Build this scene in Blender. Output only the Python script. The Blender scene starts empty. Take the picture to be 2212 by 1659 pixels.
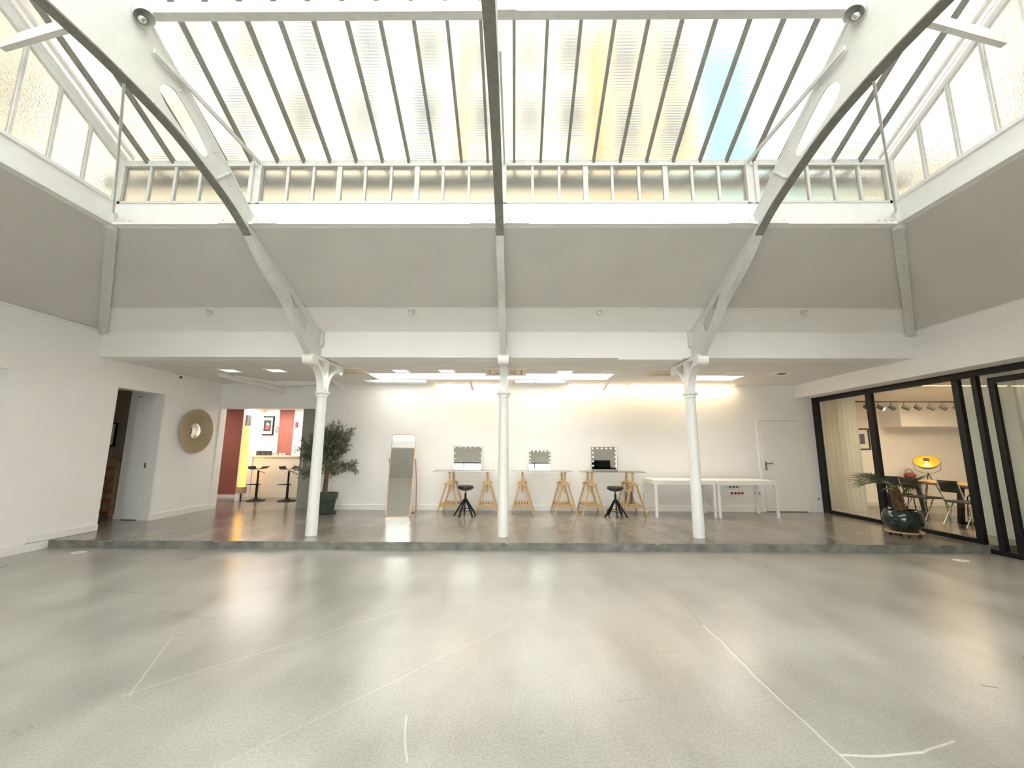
import bpy, bmesh, math, random
from mathutils import Vector, Matrix, Euler, Quaternion
PI = math.pi
R = math.radians
random.seed(7)
SC = bpy.context.scene
COL = SC.collection

# ------------------------------------------------------------------ camera
cd = bpy.data.cameras.new('camera')
cd.sensor_width = 36.0
cd.lens = 888.0 / 2212.0 * 36.0
cd.clip_start = 0.05
cam = bpy.data.objects.new('camera', cd)
COL.objects.link(cam)
_ya, _pi, _ro = R(0.477), R(9.066), R(0.227)
_f = Vector((-math.sin(_ya) * math.cos(_pi), math.cos(_ya) * math.cos(_pi), math.sin(_pi)))
_r = Vector((math.cos(_ya), math.sin(_ya), 0))
_u = _r.cross(_f)
_r2 = _r * math.cos(_ro) + _u * math.sin(_ro)
_u2 = _u * math.cos(_ro) - _r * math.sin(_ro)
_m = Matrix((_r2, _u2, -_f)).transposed().to_4x4()
_m.translation = Vector((0, 0, 1.49))
cam.matrix_world = _m
SC.camera = cam

# ------------------------------------------------------------------ world, exposure
SC.view_settings.view_transform = 'Standard'
SC.view_settings.look = 'None'
SC.view_settings.gamma = 1.0
SC.view_settings.use_curve_mapping = False
SC.view_settings.exposure = 0.18
SC.cycles.use_denoising = True
SC.cycles.max_bounces = 14
SC.cycles.diffuse_bounces = 6
SC.cycles.glossy_bounces = 6
SC.cycles.transmission_bounces = 8
SC.cycles.transparent_max_bounces = 12
SC.cycles.sample_clamp_indirect = 12.0
W = bpy.data.worlds.new('overcast_sky')
SC.world = W
W.use_nodes = True
_bg = W.node_tree.nodes['Background']
_bg.inputs[0].default_value = (1.0, 0.985, 0.98, 1)
_bg.inputs[1].default_value = 7.0

# ------------------------------------------------------------------ shared dimensions
S = 0.11                      # stage height
XL, XG, XB = -7.07, 7.08, 6.67  # left wall, glass partition, bulkhead face
YB, YF = 9.78, 6.77           # back wall, fascia above the columns
ZC = 3.03                     # stage ceiling
BX0, BX1, BY0, BY1 = -5.04, 4.69, 0.72, 4.72  # inner edge of the skylight ring
ZB0, ZB1, ZE = 4.22, 4.53, 5.10
YC, ZR = 2.72, 6.11           # ridge
CX = (-3.30, -0.195, 2.96)    # columns and ribs
YCOL = 6.93
YO = -1.45                    # wall behind the camera


# ------------------------------------------------------------------ materials
def nm(name):
    m = bpy.data.materials.new(name)
    m.use_nodes = True
    nt = m.node_tree
    return m, nt, nt.nodes, nt.links, nt.nodes['Principled BSDF']


def mat(name, col, rough=0.6, metal=0.0, noise=0.0, scale=8.0, bump=0.0, bscale=60.0, spec=0.5, emit=None, estr=0.0, stretch=None, sheen=0.0):
    m, nt, N, L, b = nm(name)
    b.inputs['Base Color'].default_value = (*col, 1)
    b.inputs['Roughness'].default_value = rough
    b.inputs['Metallic'].default_value = metal
    b.inputs['Specular IOR Level'].default_value = spec
    if sheen:
        b.inputs['Sheen Weight'].default_value = sheen
    if emit:
        b.inputs['Emission Color'].default_value = (*emit, 1)
        b.inputs['Emission Strength'].default_value = estr
    tc = N.new('ShaderNodeTexCoord')
    src = tc.outputs['Object']
    if stretch:
        mp = N.new('ShaderNodeMapping')
        mp.inputs['Scale'].default_value = stretch
        L.new(src, mp.inputs['Vector'])
        src = mp.outputs[0]
    if noise:
        n = N.new('ShaderNodeTexNoise')
        n.inputs['Scale'].default_value = scale
        n.inputs['Detail'].default_value = 6
        L.new(src, n.inputs['Vector'])
        r = N.new('ShaderNodeValToRGB')
        r.color_ramp.elements[0].position = 0.3
        r.color_ramp.elements[1].position = 0.7
        r.color_ramp.elements[0].color = (*[max(0, c * (1 - noise)) for c in col], 1)
        r.color_ramp.elements[1].color = (*[min(1, c * (1 + noise)) for c in col], 1)
        L.new(n.outputs['Fac'], r.inputs[0])
        L.new(r.outputs[0], b.inputs['Base Color'])
    if bump:
        n2 = N.new('ShaderNodeTexNoise')
        n2.inputs['Scale'].default_value = bscale
        n2.inputs['Detail'].default_value = 4
        L.new(src, n2.inputs['Vector'])
        bp = N.new('ShaderNodeBump')
        bp.inputs['Strength'].default_value = bump
        bp.inputs['Distance'].default_value = 0.01
        L.new(n2.outputs['Fac'], bp.inputs['Height'])
        L.new(bp.outputs[0], b.inputs['Normal'])
    return m


def glass_frosted(name, col, rough, rib=0.0, ribscale=60.0, grain=0.0):
    """thick patterned glass: rough refraction, ribs or hammered grain as relief"""
    m, nt, N, L, b = nm(name)
    N.remove(b)
    out = N['Material Output']
    g = N.new('ShaderNodeBsdfGlass')
    g.inputs['Color'].default_value = (*col, 1)
    g.inputs['Roughness'].default_value = rough
    g.inputs['IOR'].default_value = 1.45
    tc = N.new('ShaderNodeTexCoord')
    if rib:
        w = N.new('ShaderNodeTexWave')
        w.wave_type = 'BANDS'
        w.bands_direction = 'Y'
        w.inputs['Scale'].default_value = ribscale
        w.inputs['Distortion'].default_value = 0.4
        L.new(tc.outputs['Object'], w.inputs['Vector'])
        bp = N.new('ShaderNodeBump')
        bp.inputs['Strength'].default_value = rib
        bp.inputs['Distance'].default_value = 0.004
        L.new(w.outputs['Fac'], bp.inputs['Height'])
        L.new(bp.outputs[0], g.inputs['Normal'])
    if grain:
        w = N.new('ShaderNodeTexNoise')
        w.inputs['Scale'].default_value = 45
        L.new(tc.outputs['Object'], w.inputs['Vector'])
        bp = N.new('ShaderNodeBump')
        bp.inputs['Strength'].default_value = grain
        bp.inputs['Distance'].default_value = 0.01
        L.new(w.outputs['Fac'], bp.inputs['Height'])
        L.new(bp.outputs[0], g.inputs['Normal'])
    L.new(g.outputs[0], out.inputs['Surface'])
    return m


def glass_clear(name, tint=(0.95, 0.97, 0.95)):
    m, nt, N, L, b = nm(name)
    N.remove(b)
    out = N['Material Output']
    t = N.new('ShaderNodeBsdfTransparent')
    t.inputs[0].default_value = (*tint, 1)
    g = N.new('ShaderNodeBsdfGlossy')
    g.inputs['Roughness'].default_value = 0.02
    fr = N.new('ShaderNodeLayerWeight')
    fr.inputs[0].default_value = 0.5
    pw = N.new('ShaderNodeMath')
    pw.operation = 'POWER'
    pw.inputs[1].default_value = 4.0
    L.new(fr.outputs['Facing'], pw.inputs[0])
    ma = N.new('ShaderNodeMath')
    ma.operation = 'MULTIPLY_ADD'
    ma.inputs[1].default_value = 0.5
    ma.inputs[2].default_value = 0.03
    L.new(pw.outputs[0], ma.inputs[0])
    mx = N.new('ShaderNodeMixShader')
    L.new(ma.outputs[0], mx.inputs[0])
    L.new(t.outputs[0], mx.inputs[1])
    L.new(g.outputs[0], mx.inputs[2])
    L.new(mx.outputs[0], out.inputs['Surface'])
    return m


def concrete(name, base, dark, light, rough=0.25, crack=False):
    m, nt, N, L, b = nm(name)
    tc = N.new('ShaderNodeTexCoord')

    def noise(scale, detail, stretch=None, dist=0.0):
        n = N.new('ShaderNodeTexNoise')
        n.inputs['Scale'].default_value = scale
        n.inputs['Detail'].default_value = detail
        n.inputs['Distortion'].default_value = dist
        if stretch:
            mp = N.new('ShaderNodeMapping')
            mp.inputs['Scale'].default_value = stretch
            mp.inputs['Rotation'].default_value = (0, 0, R(-28))
            L.new(tc.outputs['Object'], mp.inputs['Vector'])
            L.new(mp.outputs[0], n.inputs['Vector'])
        else:
            L.new(tc.outputs['Object'], n.inputs['Vector'])
        return n.outputs['Fac']
    r = N.new('ShaderNodeValToRGB')
    cr = r.color_ramp
    cr.elements[0].position, cr.elements[0].color = 0.40, (*dark, 1)
    cr.elements[1].position, cr.elements[1].color = 0.61, (*light, 1)
    e = cr.elements.new(0.5)
    e.color = (*base, 1)
    a1 = noise(0.5, 4, (0.8, 1.3, 1), 0.0)
    a2 = noise(1.3, 4, (1.5, 0.6, 1), 0.0)
    mixf = N.new('ShaderNodeMix')
    mixf.inputs[0].default_value = 0.5
    L.new(a1, mixf.inputs[2])
    L.new(a2, mixf.inputs[3])
    L.new(mixf.outputs[0], r.inputs[0])
    # fine salt and pepper grain
    a3 = noise(70, 3)
    mc = N.new('ShaderNodeMix')
    mc.data_type = 'RGBA'
    mc.blend_type = 'OVERLAY'
    mc.inputs[0].default_value = 0.4
    L.new(r.outputs[0], mc.inputs[6])
    L.new(a3, mc.inputs[7])
    col = mc.outputs[2]
    if crack:
        # joints, cracks and scuffs in the slab: distance to line segments, wavering a little
        geo = N.new('ShaderNodeNewGeometry')
        nz = N.new('ShaderNodeTexNoise')
        nz.inputs['Scale'].default_value = 1.6
        L.new(geo.outputs['Position'], nz.inputs['Vector'])
        va = N.new('ShaderNodeVectorMath')
        va.operation = 'SCALE'
        va.inputs['Scale'].default_value = 0.07
        L.new(nz.outputs['Color'], va.inputs[0])
        vb = N.new('ShaderNodeVectorMath')
        vb.operation = 'ADD'
        L.new(geo.outputs['Position'], vb.inputs[0])
        L.new(va.outputs[0], vb.inputs[1])
        pos = vb.outputs[0]
        o = 0.035
        segs = [  # x0,y0,x1,y1, half width, colour, strength
            (1.73, 5.7, 1.63, 3.85, .010, (.16, .15, .13), .55), (1.63, 3.85, 1.58, 1.2, .012, (.74, .72, .66), .6),
            (1.66, 3.85, 1.62, 2.6, .012, (.2, .19, .17), .3),
            (1.15, 4.3, 1.62, 3.85, .010, (.2, .19, .17), .45), (1.60, 2.33, 2.05, 2.33, .014, (.78, .76, .7), .75),
            (2.05, 2.33, 2.3, 2.42, .010, (.74, .72, .66), .6), (-5.2, 4.4, -4.5, 4.62, .014, (.16, .15, .13), .4),
            (-4.5, 4.62, -3.5, 4.5, .016, (.15, .14, .12), .5), (-3.3, 4.05, -2.65, 3.9, .02, (.17, .16, .14), .3),
            (-2.75, 3.55, -2.35, 2.75, .008, (.66, .64, .58), .6), (-2.4, 2.75, -1.0, 4.2, .010, (.66, .64, .58), .45),
            (-1.4, 2.2, 0.0, 3.9, .009, (.66, .64, .58), .35), (1.9, 4.25, 2.25, 3.75, .010, (.17, .16, .14), .5),
            (-.62, 2.6, -.52, 2.25, .010, (.72, .7, .64), .5), (1.05, 3.35, 1.25, 3.38, .012, (.25, .2, .17), .5),
            (3.0, 2.95, 3.08, 2.92, .014, (.05, .05, .05), .8), (.62, 2.75, .8, 2.78, .010, (.25, .2, .17), .5)]
        for (x0, y0, x1, y1, hw, cc, st) in segs:
            ax, ay, bx, by = x0 + o, y0 + o, x1 + o, y1 + o
            d = Vector((bx - ax, by - ay, 0))
            ln = d.length
            d.normalize()
            sb = N.new('ShaderNodeVectorMath')
            sb.operation = 'SUBTRACT'
            L.new(pos, sb.inputs[0])
            sb.inputs[1].default_value = (ax, ay, 0)
            d1 = N.new('ShaderNodeVectorMath')
            d1.operation = 'DOT_PRODUCT'
            L.new(sb.outputs[0], d1.inputs[0])
            d1.inputs[1].default_value = (d.x, d.y, 0)
            d2 = N.new('ShaderNodeVectorMath')
            d2.operation = 'DOT_PRODUCT'
            L.new(sb.outputs[0], d2.inputs[0])
            d2.inputs[1].default_value = (-d.y, d.x, 0)
            c1 = N.new('ShaderNodeMath')
            c1.operation = 'COMPARE'
            L.new(d1.outputs['Value'], c1.inputs[0])
            c1.inputs[1].default_value = ln / 2
            c1.inputs[2].default_value = ln / 2
            ab = N.new('ShaderNodeMath')
            ab.operation = 'ABSOLUTE'
            L.new(d2.outputs['Value'], ab.inputs[0])
            mr = N.new('ShaderNodeMapRange')
            mr.interpolation_type = 'SMOOTHSTEP'
            L.new(ab.outputs[0], mr.inputs[0])
            mr.inputs[1].default_value = 0.0
            mr.inputs[2].default_value = hw
            mr.inputs[3].default_value = st
            mr.inputs[4].default_value = 0.0
            mu = N.new('ShaderNodeMath')
            mu.operation = 'MULTIPLY'
            L.new(c1.outputs[0], mu.inputs[0])
            L.new(mr.outputs[0], mu.inputs[1])
            mm = N.new('ShaderNodeMix')
            mm.data_type = 'RGBA'
            L.new(mu.outputs[0], mm.inputs[0])
            L.new(col, mm.inputs[6])
            mm.inputs[7].default_value = (*cc, 1)
            col = mm.outputs[2]
    L.new(col, b.inputs['Base Color'])
    rr = N.new('ShaderNodeMapRange')
    rr.inputs[3].default_value = rough * 0.75
    rr.inputs[4].default_value = rough * 1.35
    L.new(a2, rr.inputs[0])
    L.new(rr.outputs[0], b.inputs['Roughness'])
    bp = N.new('ShaderNodeBump')
    bp.inputs['Strength'].default_value = 0.06
    bp.inputs['Distance'].default_value = 0.01
    L.new(noise(5, 5), bp.inputs['Height'])
    L.new(bp.outputs[0], b.inputs['Normal'])
    b.inputs['Specular IOR Level'].default_value = 0.5
    b.inputs['Coat Weight'].default_value = 0.12
    b.inputs['Coat Roughness'].default_value = 0.2
    return m


def wood(name, c0, c1, axis=(1, 1, 12)):
    m, nt, N, L, b = nm(name)
    tc = N.new('ShaderNodeTexCoord')
    mp = N.new('ShaderNodeMapping')
    mp.inputs['Scale'].default_value = axis
    n = N.new('ShaderNodeTexNoise')
    n.inputs['Scale'].default_value = 5
    n.inputs['Detail'].default_value = 6
    L.new(tc.outputs['Object'], mp.inputs[0])
    L.new(mp.outputs[0], n.inputs['Vector'])
    r = N.new('ShaderNodeValToRGB')
    r.color_ramp.elements[0].position, r.color_ramp.elements[0].color = .35, (*c0, 1)
    r.color_ramp.elements[1].position, r.color_ramp.elements[1].color = .65, (*c1, 1)
    L.new(n.outputs['Fac'], r.inputs[0])
    L.new(r.outputs[0], b.inputs['Base Color'])
    b.inputs['Roughness'].default_value = .5
    return m


M_WALL = mat('wall_paint', (.885, .87, .855), .85, noise=.02, scale=1.5, bump=.12, bscale=120)
M_CEIL = mat('ceiling_paint', (.82, .80, .78), .9, noise=.02, scale=2, bump=.06)
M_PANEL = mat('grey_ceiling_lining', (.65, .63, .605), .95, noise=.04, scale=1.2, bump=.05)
M_STEEL = mat('white_painted_steel', (.82, .82, .80), .42, noise=.03, scale=6, bump=.1, bscale=25)
M_STEELG = mat('grey_white_painted_steel', (.66, .66, .63), .5, noise=.07, scale=14, bump=.15, bscale=40)
M_RIBP = mat('rib_paint', (.70, .70, .675), .5, noise=.04, scale=7, bump=.1, bscale=25)
M_BAR = mat('grey_bar_paint_flange_shade', (.23, .225, .20), .6, noise=.15, scale=20)
M_TRIM = mat('white_gloss_trim', (.86, .85, .83), .4)
M_FLOOR = concrete('polished_concrete', (.375, .365, .33), (.305, .296, .266), (.455, .445, .405), .29, crack=True)
M_STAGE = concrete('polished_concrete_stage', (.225, .205, .175), (.17, .155, .135), (.285, .262, .228), .20)
M_RISER = mat('rough_concrete_riser', (.20, .195, .175), .8, noise=.35, scale=6, bump=.4, bscale=30)
M_BLACK = mat('black_metal', (.008, .008, .009), .5, noise=.1, scale=30, spec=.3)
M_BLACKF = mat('black_vinyl', (.018, .018, .02), .38, noise=.2, scale=30, bump=.15, bscale=90)
M_CHROME = mat('chrome', (.72, .72, .72), .12, metal=1, noise=.03)
M_BRUSH = mat('brushed_metal', (.42, .40, .38), .3, metal=1, noise=.08)
M_MIRROR = mat('mirror_silver', (.88, .90, .88), .015, metal=1)
M_PINE = wood('pine', (.50, .31, .14), (.64, .43, .22))
M_OAK = wood('oak', (.45, .30, .17), (.56, .40, .25), (12, 1, 12))
M_COPPER = mat('rose_gold', (.68, .44, .28), .35, metal=.7)
M_RED = mat('brick_red_paint', (.33, .115, .092), .85, noise=.05, scale=3, bump=.08)
M_TAUPE = mat('taupe_wall', (.34, .28, .22), .9, noise=.04, scale=3)
M_CREAM = mat('cream_counter', (.80, .72, .58), .6, noise=.03)
M_GREENPOT = mat('dark_green_plastic', (.045, .062, .045), .5, noise=.15, scale=8)
M_GLAZE = mat('dark_green_glaze', (.012, .028, .022), .08, noise=.5, scale=9, bump=.1, bscale=14, spec=.7)
M_SOIL = mat('soil', (.05, .035, .025), .95, noise=.4, scale=50, bump=.6)
M_BARK = mat('bark', (.13, .075, .045), .9, noise=.45, scale=18, bump=.8, bscale=30, stretch=(1, 1, .25))
M_OLIVE = mat('olive_leaf', (.13, .15, .095), .55, noise=.4, scale=12)
M_PALM = mat('palm_leaf', (.045, .085, .03), .45, noise=.35, scale=10)
M_FIBRE = mat('palm_fibre', (.13, .065, .035), .95, noise=.45, scale=30, bump=.9, bscale=40, stretch=(1, 1, .3))
M_SHEER = mat('sheer_curtain', (.88, .87, .82), .9, noise=.04, scale=4, sheen=.3)
M_RAFFIA = mat('woven_raffia', (.50, .41, .26), .75, noise=.25, scale=40, bump=.5, bscale=70)
M_MAT = mat('white_mat_board', (.82, .81, .79), .8)
M_BOTTLE = mat('amber_glass', (.35, .13, .04), .1, spec=.8, noise=.2)
M_BUILD = mat('cream_render_facade', (.93, .86, .68), .9, noise=.07, scale=.5)
M_BUILDO = mat('ochre_render_facade', (.93, .73, .42), .9, noise=.07, scale=.5)
M_SLATE = mat('zinc_roof', (.42, .43, .43), .6, noise=.1, scale=.6)
M_WIN = mat('dark_window_glass', (.22, .25, .28), .2)
M_TARP = mat('blue_tarpaulin', (.35, .74, .86), .8, noise=.1, scale=.8)
M_DARKGLASS = mat('grey_green_lacquered_glass', (.30, .30, .26), .18, noise=.04)
M_GLASS = glass_clear('clear_glass')
M_GLASST = glass_clear('tabletop_glass', (.86, .90, .88))
M_RIB = [glass_frosted('ribbed_glass_%d' % i, c, rgh, rib, rs) for i, (c, rgh, rib, rs) in enumerate((
    ((.585, .58, .55), .15, .35, 26), ((.565, .565, .555), .2, .2, 26), ((.59, .59, .575), .12, .6, 26)))]
M_HAMMER = glass_frosted('hammered_glass', (.555, .55, .52), .13, grain=.4)
M_FILLC = mat('rooflight_fill_glow', (1, 1, 1), .5, emit=(1.0, .97, .90), estr=42.0)
M_LEDW = mat('led_diffuser_warm', (1, .9, .7), .5, emit=(1.0, .74, .40), estr=42.0)
M_PANELLED = mat('downlight_face', (.95, .95, .95), .4, emit=(.95, .97, 1.0), estr=1.3)
M_TUBEY = mat('yellow_lamp_tube', (1, .8, .3), .4, emit=(1.0, .43, .035), estr=2.2)
M_BULBY = mat('warm_bulb', (1, .8, .4), .3, emit=(1.0, .70, .25), estr=60.0)
M_BULBW = mat('opal_bulb', (.88, .87, .83), .3, emit=(1, .95, .85), estr=.25)
M_BULBO = mat('opal_bulb_off', (.62, .62, .58), .3)
M_SPOT = mat('spot_lens', (1, .9, .7), .3, emit=(1.0, .82, .55), estr=40.0)
M_GOLD = mat('gold_leaf_dish', (.95, .50, .07), .35, metal=.6, noise=.2, scale=10)
M_REDC = mat('dark_red_fabric', (.17, .012, .012), .8, noise=.2)
M_SIGNR = mat('red_sign', (.55, .03, .03), .5)
M_PLASTIC = mat('white_plastic', (.82, .82, .80), .4)
M_DARK = mat('dark_plastic', (.05, .05, .05), .5)
M_ACG = mat('ac_grille', (.36, .31, .20), .6)


# ------------------------------------------------------------------ mesh helpers
class B:
    def __init__(s):
        s.bm = bmesh.new()

    def _put(s, vs, mtx):
        if mtx is not None:
            bmesh.ops.transform(s.bm, matrix=mtx, verts=vs)
        return s

    def box(s, x0, x1, y0, y1, z0, z1, mtx=None, bev=0.0):
        g = bmesh.ops.create_cube(s.bm, size=1.0)
        vs = g['verts']
        for v in vs:
            v.co = Vector(((x0 + x1) / 2 + v.co.x * (x1 - x0), (y0 + y1) / 2 + v.co.y * (y1 - y0), (z0 + z1) / 2 + v.co.z * (z1 - z0)))
        if bev:
            es = {e for v in vs for e in v.link_edges}
            r = bmesh.ops.bevel(s.bm, geom=list(es), offset=bev, segments=2, profile=.6, affect='EDGES')
            vs = r['verts'] if mtx is not None else vs
        return s._put(vs, mtx)

    def bar(s, p, q, w, h, up=(0, 0, 1)):
        """box from p to q, w wide and h deep"""
        p, q = Vector(p), Vector(q)
        d = q - p
        ln = d.length
        z = d.normalized()
        u = Vector(up)
        if abs(z.dot(u)) > .98:
            u = Vector((0, 1, 0))
        x = u.cross(z).normalized()
        y = z.cross(x)
        m = Matrix((x, y, z)).transposed().to_4x4()
        m.translation = (p + q) / 2
        return s.box(-w / 2, w / 2, -h / 2, h / 2, -ln / 2, ln / 2, m)

    def cyl(s, p, q, r0, r1=None, n=16, caps=True):
        p, q = Vector(p), Vector(q)
        d = q - p
        r1 = r0 if r1 is None else r1
        g = bmesh.ops.create_cone(s.bm, cap_ends=caps, segments=n, radius1=r0, radius2=r1, depth=d.length)
        m = d.to_track_quat('Z', 'Y').to_matrix().to_4x4()
        m.translation = (p + q) / 2
        return s._put(g['verts'], m)

    def tube(s, pts, r, n=8, close=False):
        pts = [Vector(p) for p in pts]
        k = len(pts)
        rings = []
        prev = None
        for i, p in enumerate(pts):
            a = pts[(i - 1) % k] if (close or i > 0) else p
            b = pts[(i + 1) % k] if (close or i < k - 1) else p
            t = (b - a).normalized()
            if prev is None:
                u = Vector((0, 0, 1)) if abs(t.z) < .9 else Vector((1, 0, 0))
                x = u.cross(t).normalized()
            else:
                x = (prev - t * prev.dot(t)).normalized()
            prev = x
            y = t.cross(x)
            rr = r[i] if isinstance(r, (list, tuple)) else r
            rings.append([s.bm.verts.new(p + (x * math.cos(2 * PI * j / n) + y * math.sin(2 * PI * j / n)) * rr) for j in range(n)])
        for i in range(k if close else k - 1):
            a, b = rings[i], rings[(i + 1) % k]
            for j in range(n):
                s.bm.faces.new((a[j], a[(j + 1) % n], b[(j + 1) % n], b[j]))
        if not close:
            s.bm.faces.new(rings[0][::-1])
            s.bm.faces.new(rings[-1])
        return s

    def lathe(s, prof, n=32, mtx=None, cap=True):
        rings = []
        vs = []
        for (r, z) in prof:
            ring = [s.bm.verts.new((r * math.cos(2 * PI * j / n), r * math.sin(2 * PI * j / n), z)) for j in range(n)]
            rings.append(ring)
            vs += ring
        for a, b in zip(rings, rings[1:]):
            for j in range(n):
                s.bm.faces.new((a[j], a[(j + 1) % n], b[(j + 1) % n], b[j]))
        if cap:
            s.bm.faces.new(rings[0][::-1])
            s.bm.faces.new(rings[-1])
        return s._put(vs, mtx)

    def sphere(s, c, r, n=12, sc=(1, 1, 1)):
        g = bmesh.ops.create_uvsphere(s.bm, u_segments=n, v_segments=max(6, n // 2 + 2), radius=r)
        m = Matrix.Translation(Vector(c)) @ Matrix.Diagonal((*sc, 1))
        return s._put(g['verts'], m)

    def poly(s, outer, holes, t, tomap):
        """flat plate with holes, thickness t, points mapped by tomap(a, b, w)"""
        es = []
        for loop in [outer] + list(holes):
            vs = [s.bm.verts.new((a, b, 0)) for a, b in loop]
            for i in range(len(vs)):
                es.append(s.bm.edges.new((vs[i], vs[(i + 1) % len(vs)])))
        g = bmesh.ops.triangle_fill(s.bm, use_beauty=True, use_dissolve=False, edges=es)
        fs = [f for f in g['geom'] if isinstance(f, bmesh.types.BMFace)]
        ex = bmesh.ops.extrude_face_region(s.bm, geom=fs)
        nv = [v for v in ex['geom'] if isinstance(v, bmesh.types.BMVert)]
        allv = set(nv) | {v for f in fs for v in f.verts}
        for v in nv:
            v.co.z += t
        for v in allv:
            v.co = Vector(tomap(v.co.x, v.co.y, v.co.z - t / 2))
        return s

    def grid(s, fn, nu, nv):
        vv = [[s.bm.verts.new(fn(i / nu, j / nv)) for j in range(nv + 1)] for i in range(nu + 1)]
        for i in range(nu):
            for j in range(nv):
                s.bm.faces.new((vv[i][j], vv[i + 1][j], vv[i + 1][j + 1], vv[i][j + 1]))
        return s

    def mesh(s, name, m, smooth=False):
        bmesh.ops.recalc_face_normals(s.bm, faces=s.bm.faces)
        me = bpy.data.meshes.new(name)
        s.bm.to_mesh(me)
        s.bm.free()
        for mm in (m if isinstance(m, (list, tuple)) else [m]):
            me.materials.append(mm)
        if smooth:
            for p in me.polygons:
                p.use_smooth = True
            try:
                me.set_sharp_from_angle(angle=R(38))
            except Exception:
                pass
        return me


def obj(name, b, m, parent=None, smooth=False, loc=None):
    me = b if isinstance(b, bpy.types.Mesh) else b.mesh(name, m, smooth)
    o = bpy.data.objects.new(name, me)
    COL.objects.link(o)
    if parent:
        o.parent = parent
    if loc:
        o.location = loc
    return o


def struct(name, b, m, parent=None, smooth=False):
    o = obj(name, b, m, parent, smooth)
    if not parent:
        o['kind'] = 'structure'
    return o


def sempty(name, loc=(0, 0, 0)):
    o = bpy.data.objects.new(name, None)
    COL.objects.link(o)
    o.location = loc
    o['kind'] = 'structure'
    return o


def tag(o, label, cat, group=None):
    o['label'] = label
    o['category'] = cat
    o['kind'] = 'thing'
    if group:
        o['group'] = group
    return o


def thing(name, label, cat, loc=(0, 0, 0), rz=0.0, group=None):
    o = bpy.data.objects.new(name, None)
    COL.objects.link(o)
    o.location = loc
    o.rotation_euler = (0, 0, rz)
    return tag(o, label, cat, group)


def dup(root, loc=None, rz=None, label=None):
    r = root.copy()
    COL.objects.link(r)
    if loc is not None:
        r.location = loc
    if rz is not None:
        r.rotation_euler = (0, 0, rz)
    if label:
        r['label'] = label
    for ch in [o for o in COL.objects if o.parent == root]:
        c = ch.copy()
        COL.objects.link(c)
        c.parent = r
        for g in [o for o in COL.objects if o.parent == ch]:
            d = g.copy()
            COL.objects.link(d)
            d.parent = c
    return r


def spt(o, m, loc, rot=None):
    """another piece that shares mesh m"""


def piece(name, me, parent, loc, rot=(0, 0, 0), scale=(1, 1, 1), m=None):
    o = bpy.data.objects.new(name, me)
    COL.objects.link(o)
    o.parent = parent
    o.location = loc
    o.rotation_euler = rot
    o.scale = scale
    if m is not None:
        o.material_slots[0].link = 'OBJECT'
        o.material_slots[0].material = m
    return o


def arc(c, r, a0, a1, n, f):
    return [f(c, r * math.cos(a0 + (a1 - a0) * i / n), r * math.sin(a0 + (a1 - a0) * i / n)) for i in range(n + 1)]


def rrect(x0, x1, y0, y1, r, n=6):
    p = []
    for cx, cy, a in ((x1 - r, y1 - r, 0), (x0 + r, y1 - r, 90), (x0 + r, y0 + r, 180), (x1 - r, y0 + r, 270)):
        for i in range(n + 1):
            t = R(a + 90 * i / n)
            p.append((cx + r * math.cos(t), cy + r * math.sin(t)))
    return p


def smoothpts(pts, n=6, close=True):
    """catmull-rom through 2-D points"""
    k = len(pts)
    out = []
    rng = range(k) if close else range(k - 1)
    for i in rng:
        if close:
            p0, p1, p2, p3 = (Vector(pts[(i + j) % k]) for j in (-1, 0, 1, 2))
        else:
            p0, p1, p2, p3 = (Vector(pts[min(k - 1, max(0, i + j))]) for j in (-1, 0, 1, 2))
        for q in range(n):
            t = q / n
            out.append(tuple(.5 * ((2 * p1) + (p2 - p0) * t + (2 * p0 - 5 * p1 + 4 * p2 - p3) * t * t + (3 * p1 - p0 - 3 * p2 + p3) * t ** 3)))
    if not close:
        out.append(tuple(pts[-1]))
    return out


# ================================================================== SETTING
# floors
struct('floor', B().box(-7.3, 7.12, YO - .2, 6.46, -.2, 0), M_FLOOR)
stage = struct('floor', B().box(-7.3, 12.2, 6.472, 13.2, -.2, S), M_STAGE)
struct('riser', B().box(-7.07, 7.1, 6.458, 6.474, -.01, S - .004), M_RISER, stage)
nose = B()
random.seed(3)
for i in range(9):
    x = -6.4 + i * 1.5 + random.random()
    nose.box(x, x + .04 + .06 * random.random(), 6.4565, 6.466, S - .014, S - .003)
obj('chipped_edge', nose, M_FLOOR, stage)['kind'] = 'stuff'
struct('floor', B().box(7.13, 12.2, 3.0, 6.46, -.2, 0), M_STAGE)
struct('floor', B().box(-11.2, -7.31, 6.6, 13.2, -.2, S), M_STAGE)

# left wall with a doorway and a recess near the camera
wl = B()
wl.box(-7.3, XL, 5.58, 7.19, 0, 3.5).box(-7.3, XL, 8.20, 9.95, S, 3.5).box(-7.3, XL, 7.19, 8.20, 2.56, 3.5)
wl.box(-7.3, XL, YO, 3.6, 0, 3.5).box(-7.3, XL, 3.6, 5.58, 2.58, 3.5)
wl.box(-7.4, -7.3, 3.4, 5.7, 0, 2.7)
struct('wall_left', wl, M_WALL)
rec = sempty('door_3', (-7.24, 4.59, 0))
obj('door_leaf', B().box(-.03, 0, -.97, .97, .01, 2.52), M_TRIM, rec)
obj('handle', B().cyl((.0, .8, 1.05), (.05, .8, 1.05), .012, n=10).cyl((.05, .8, 1.05), (.05, .68, 1.05), .01, n=10), M_BRUSH, rec)
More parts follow.
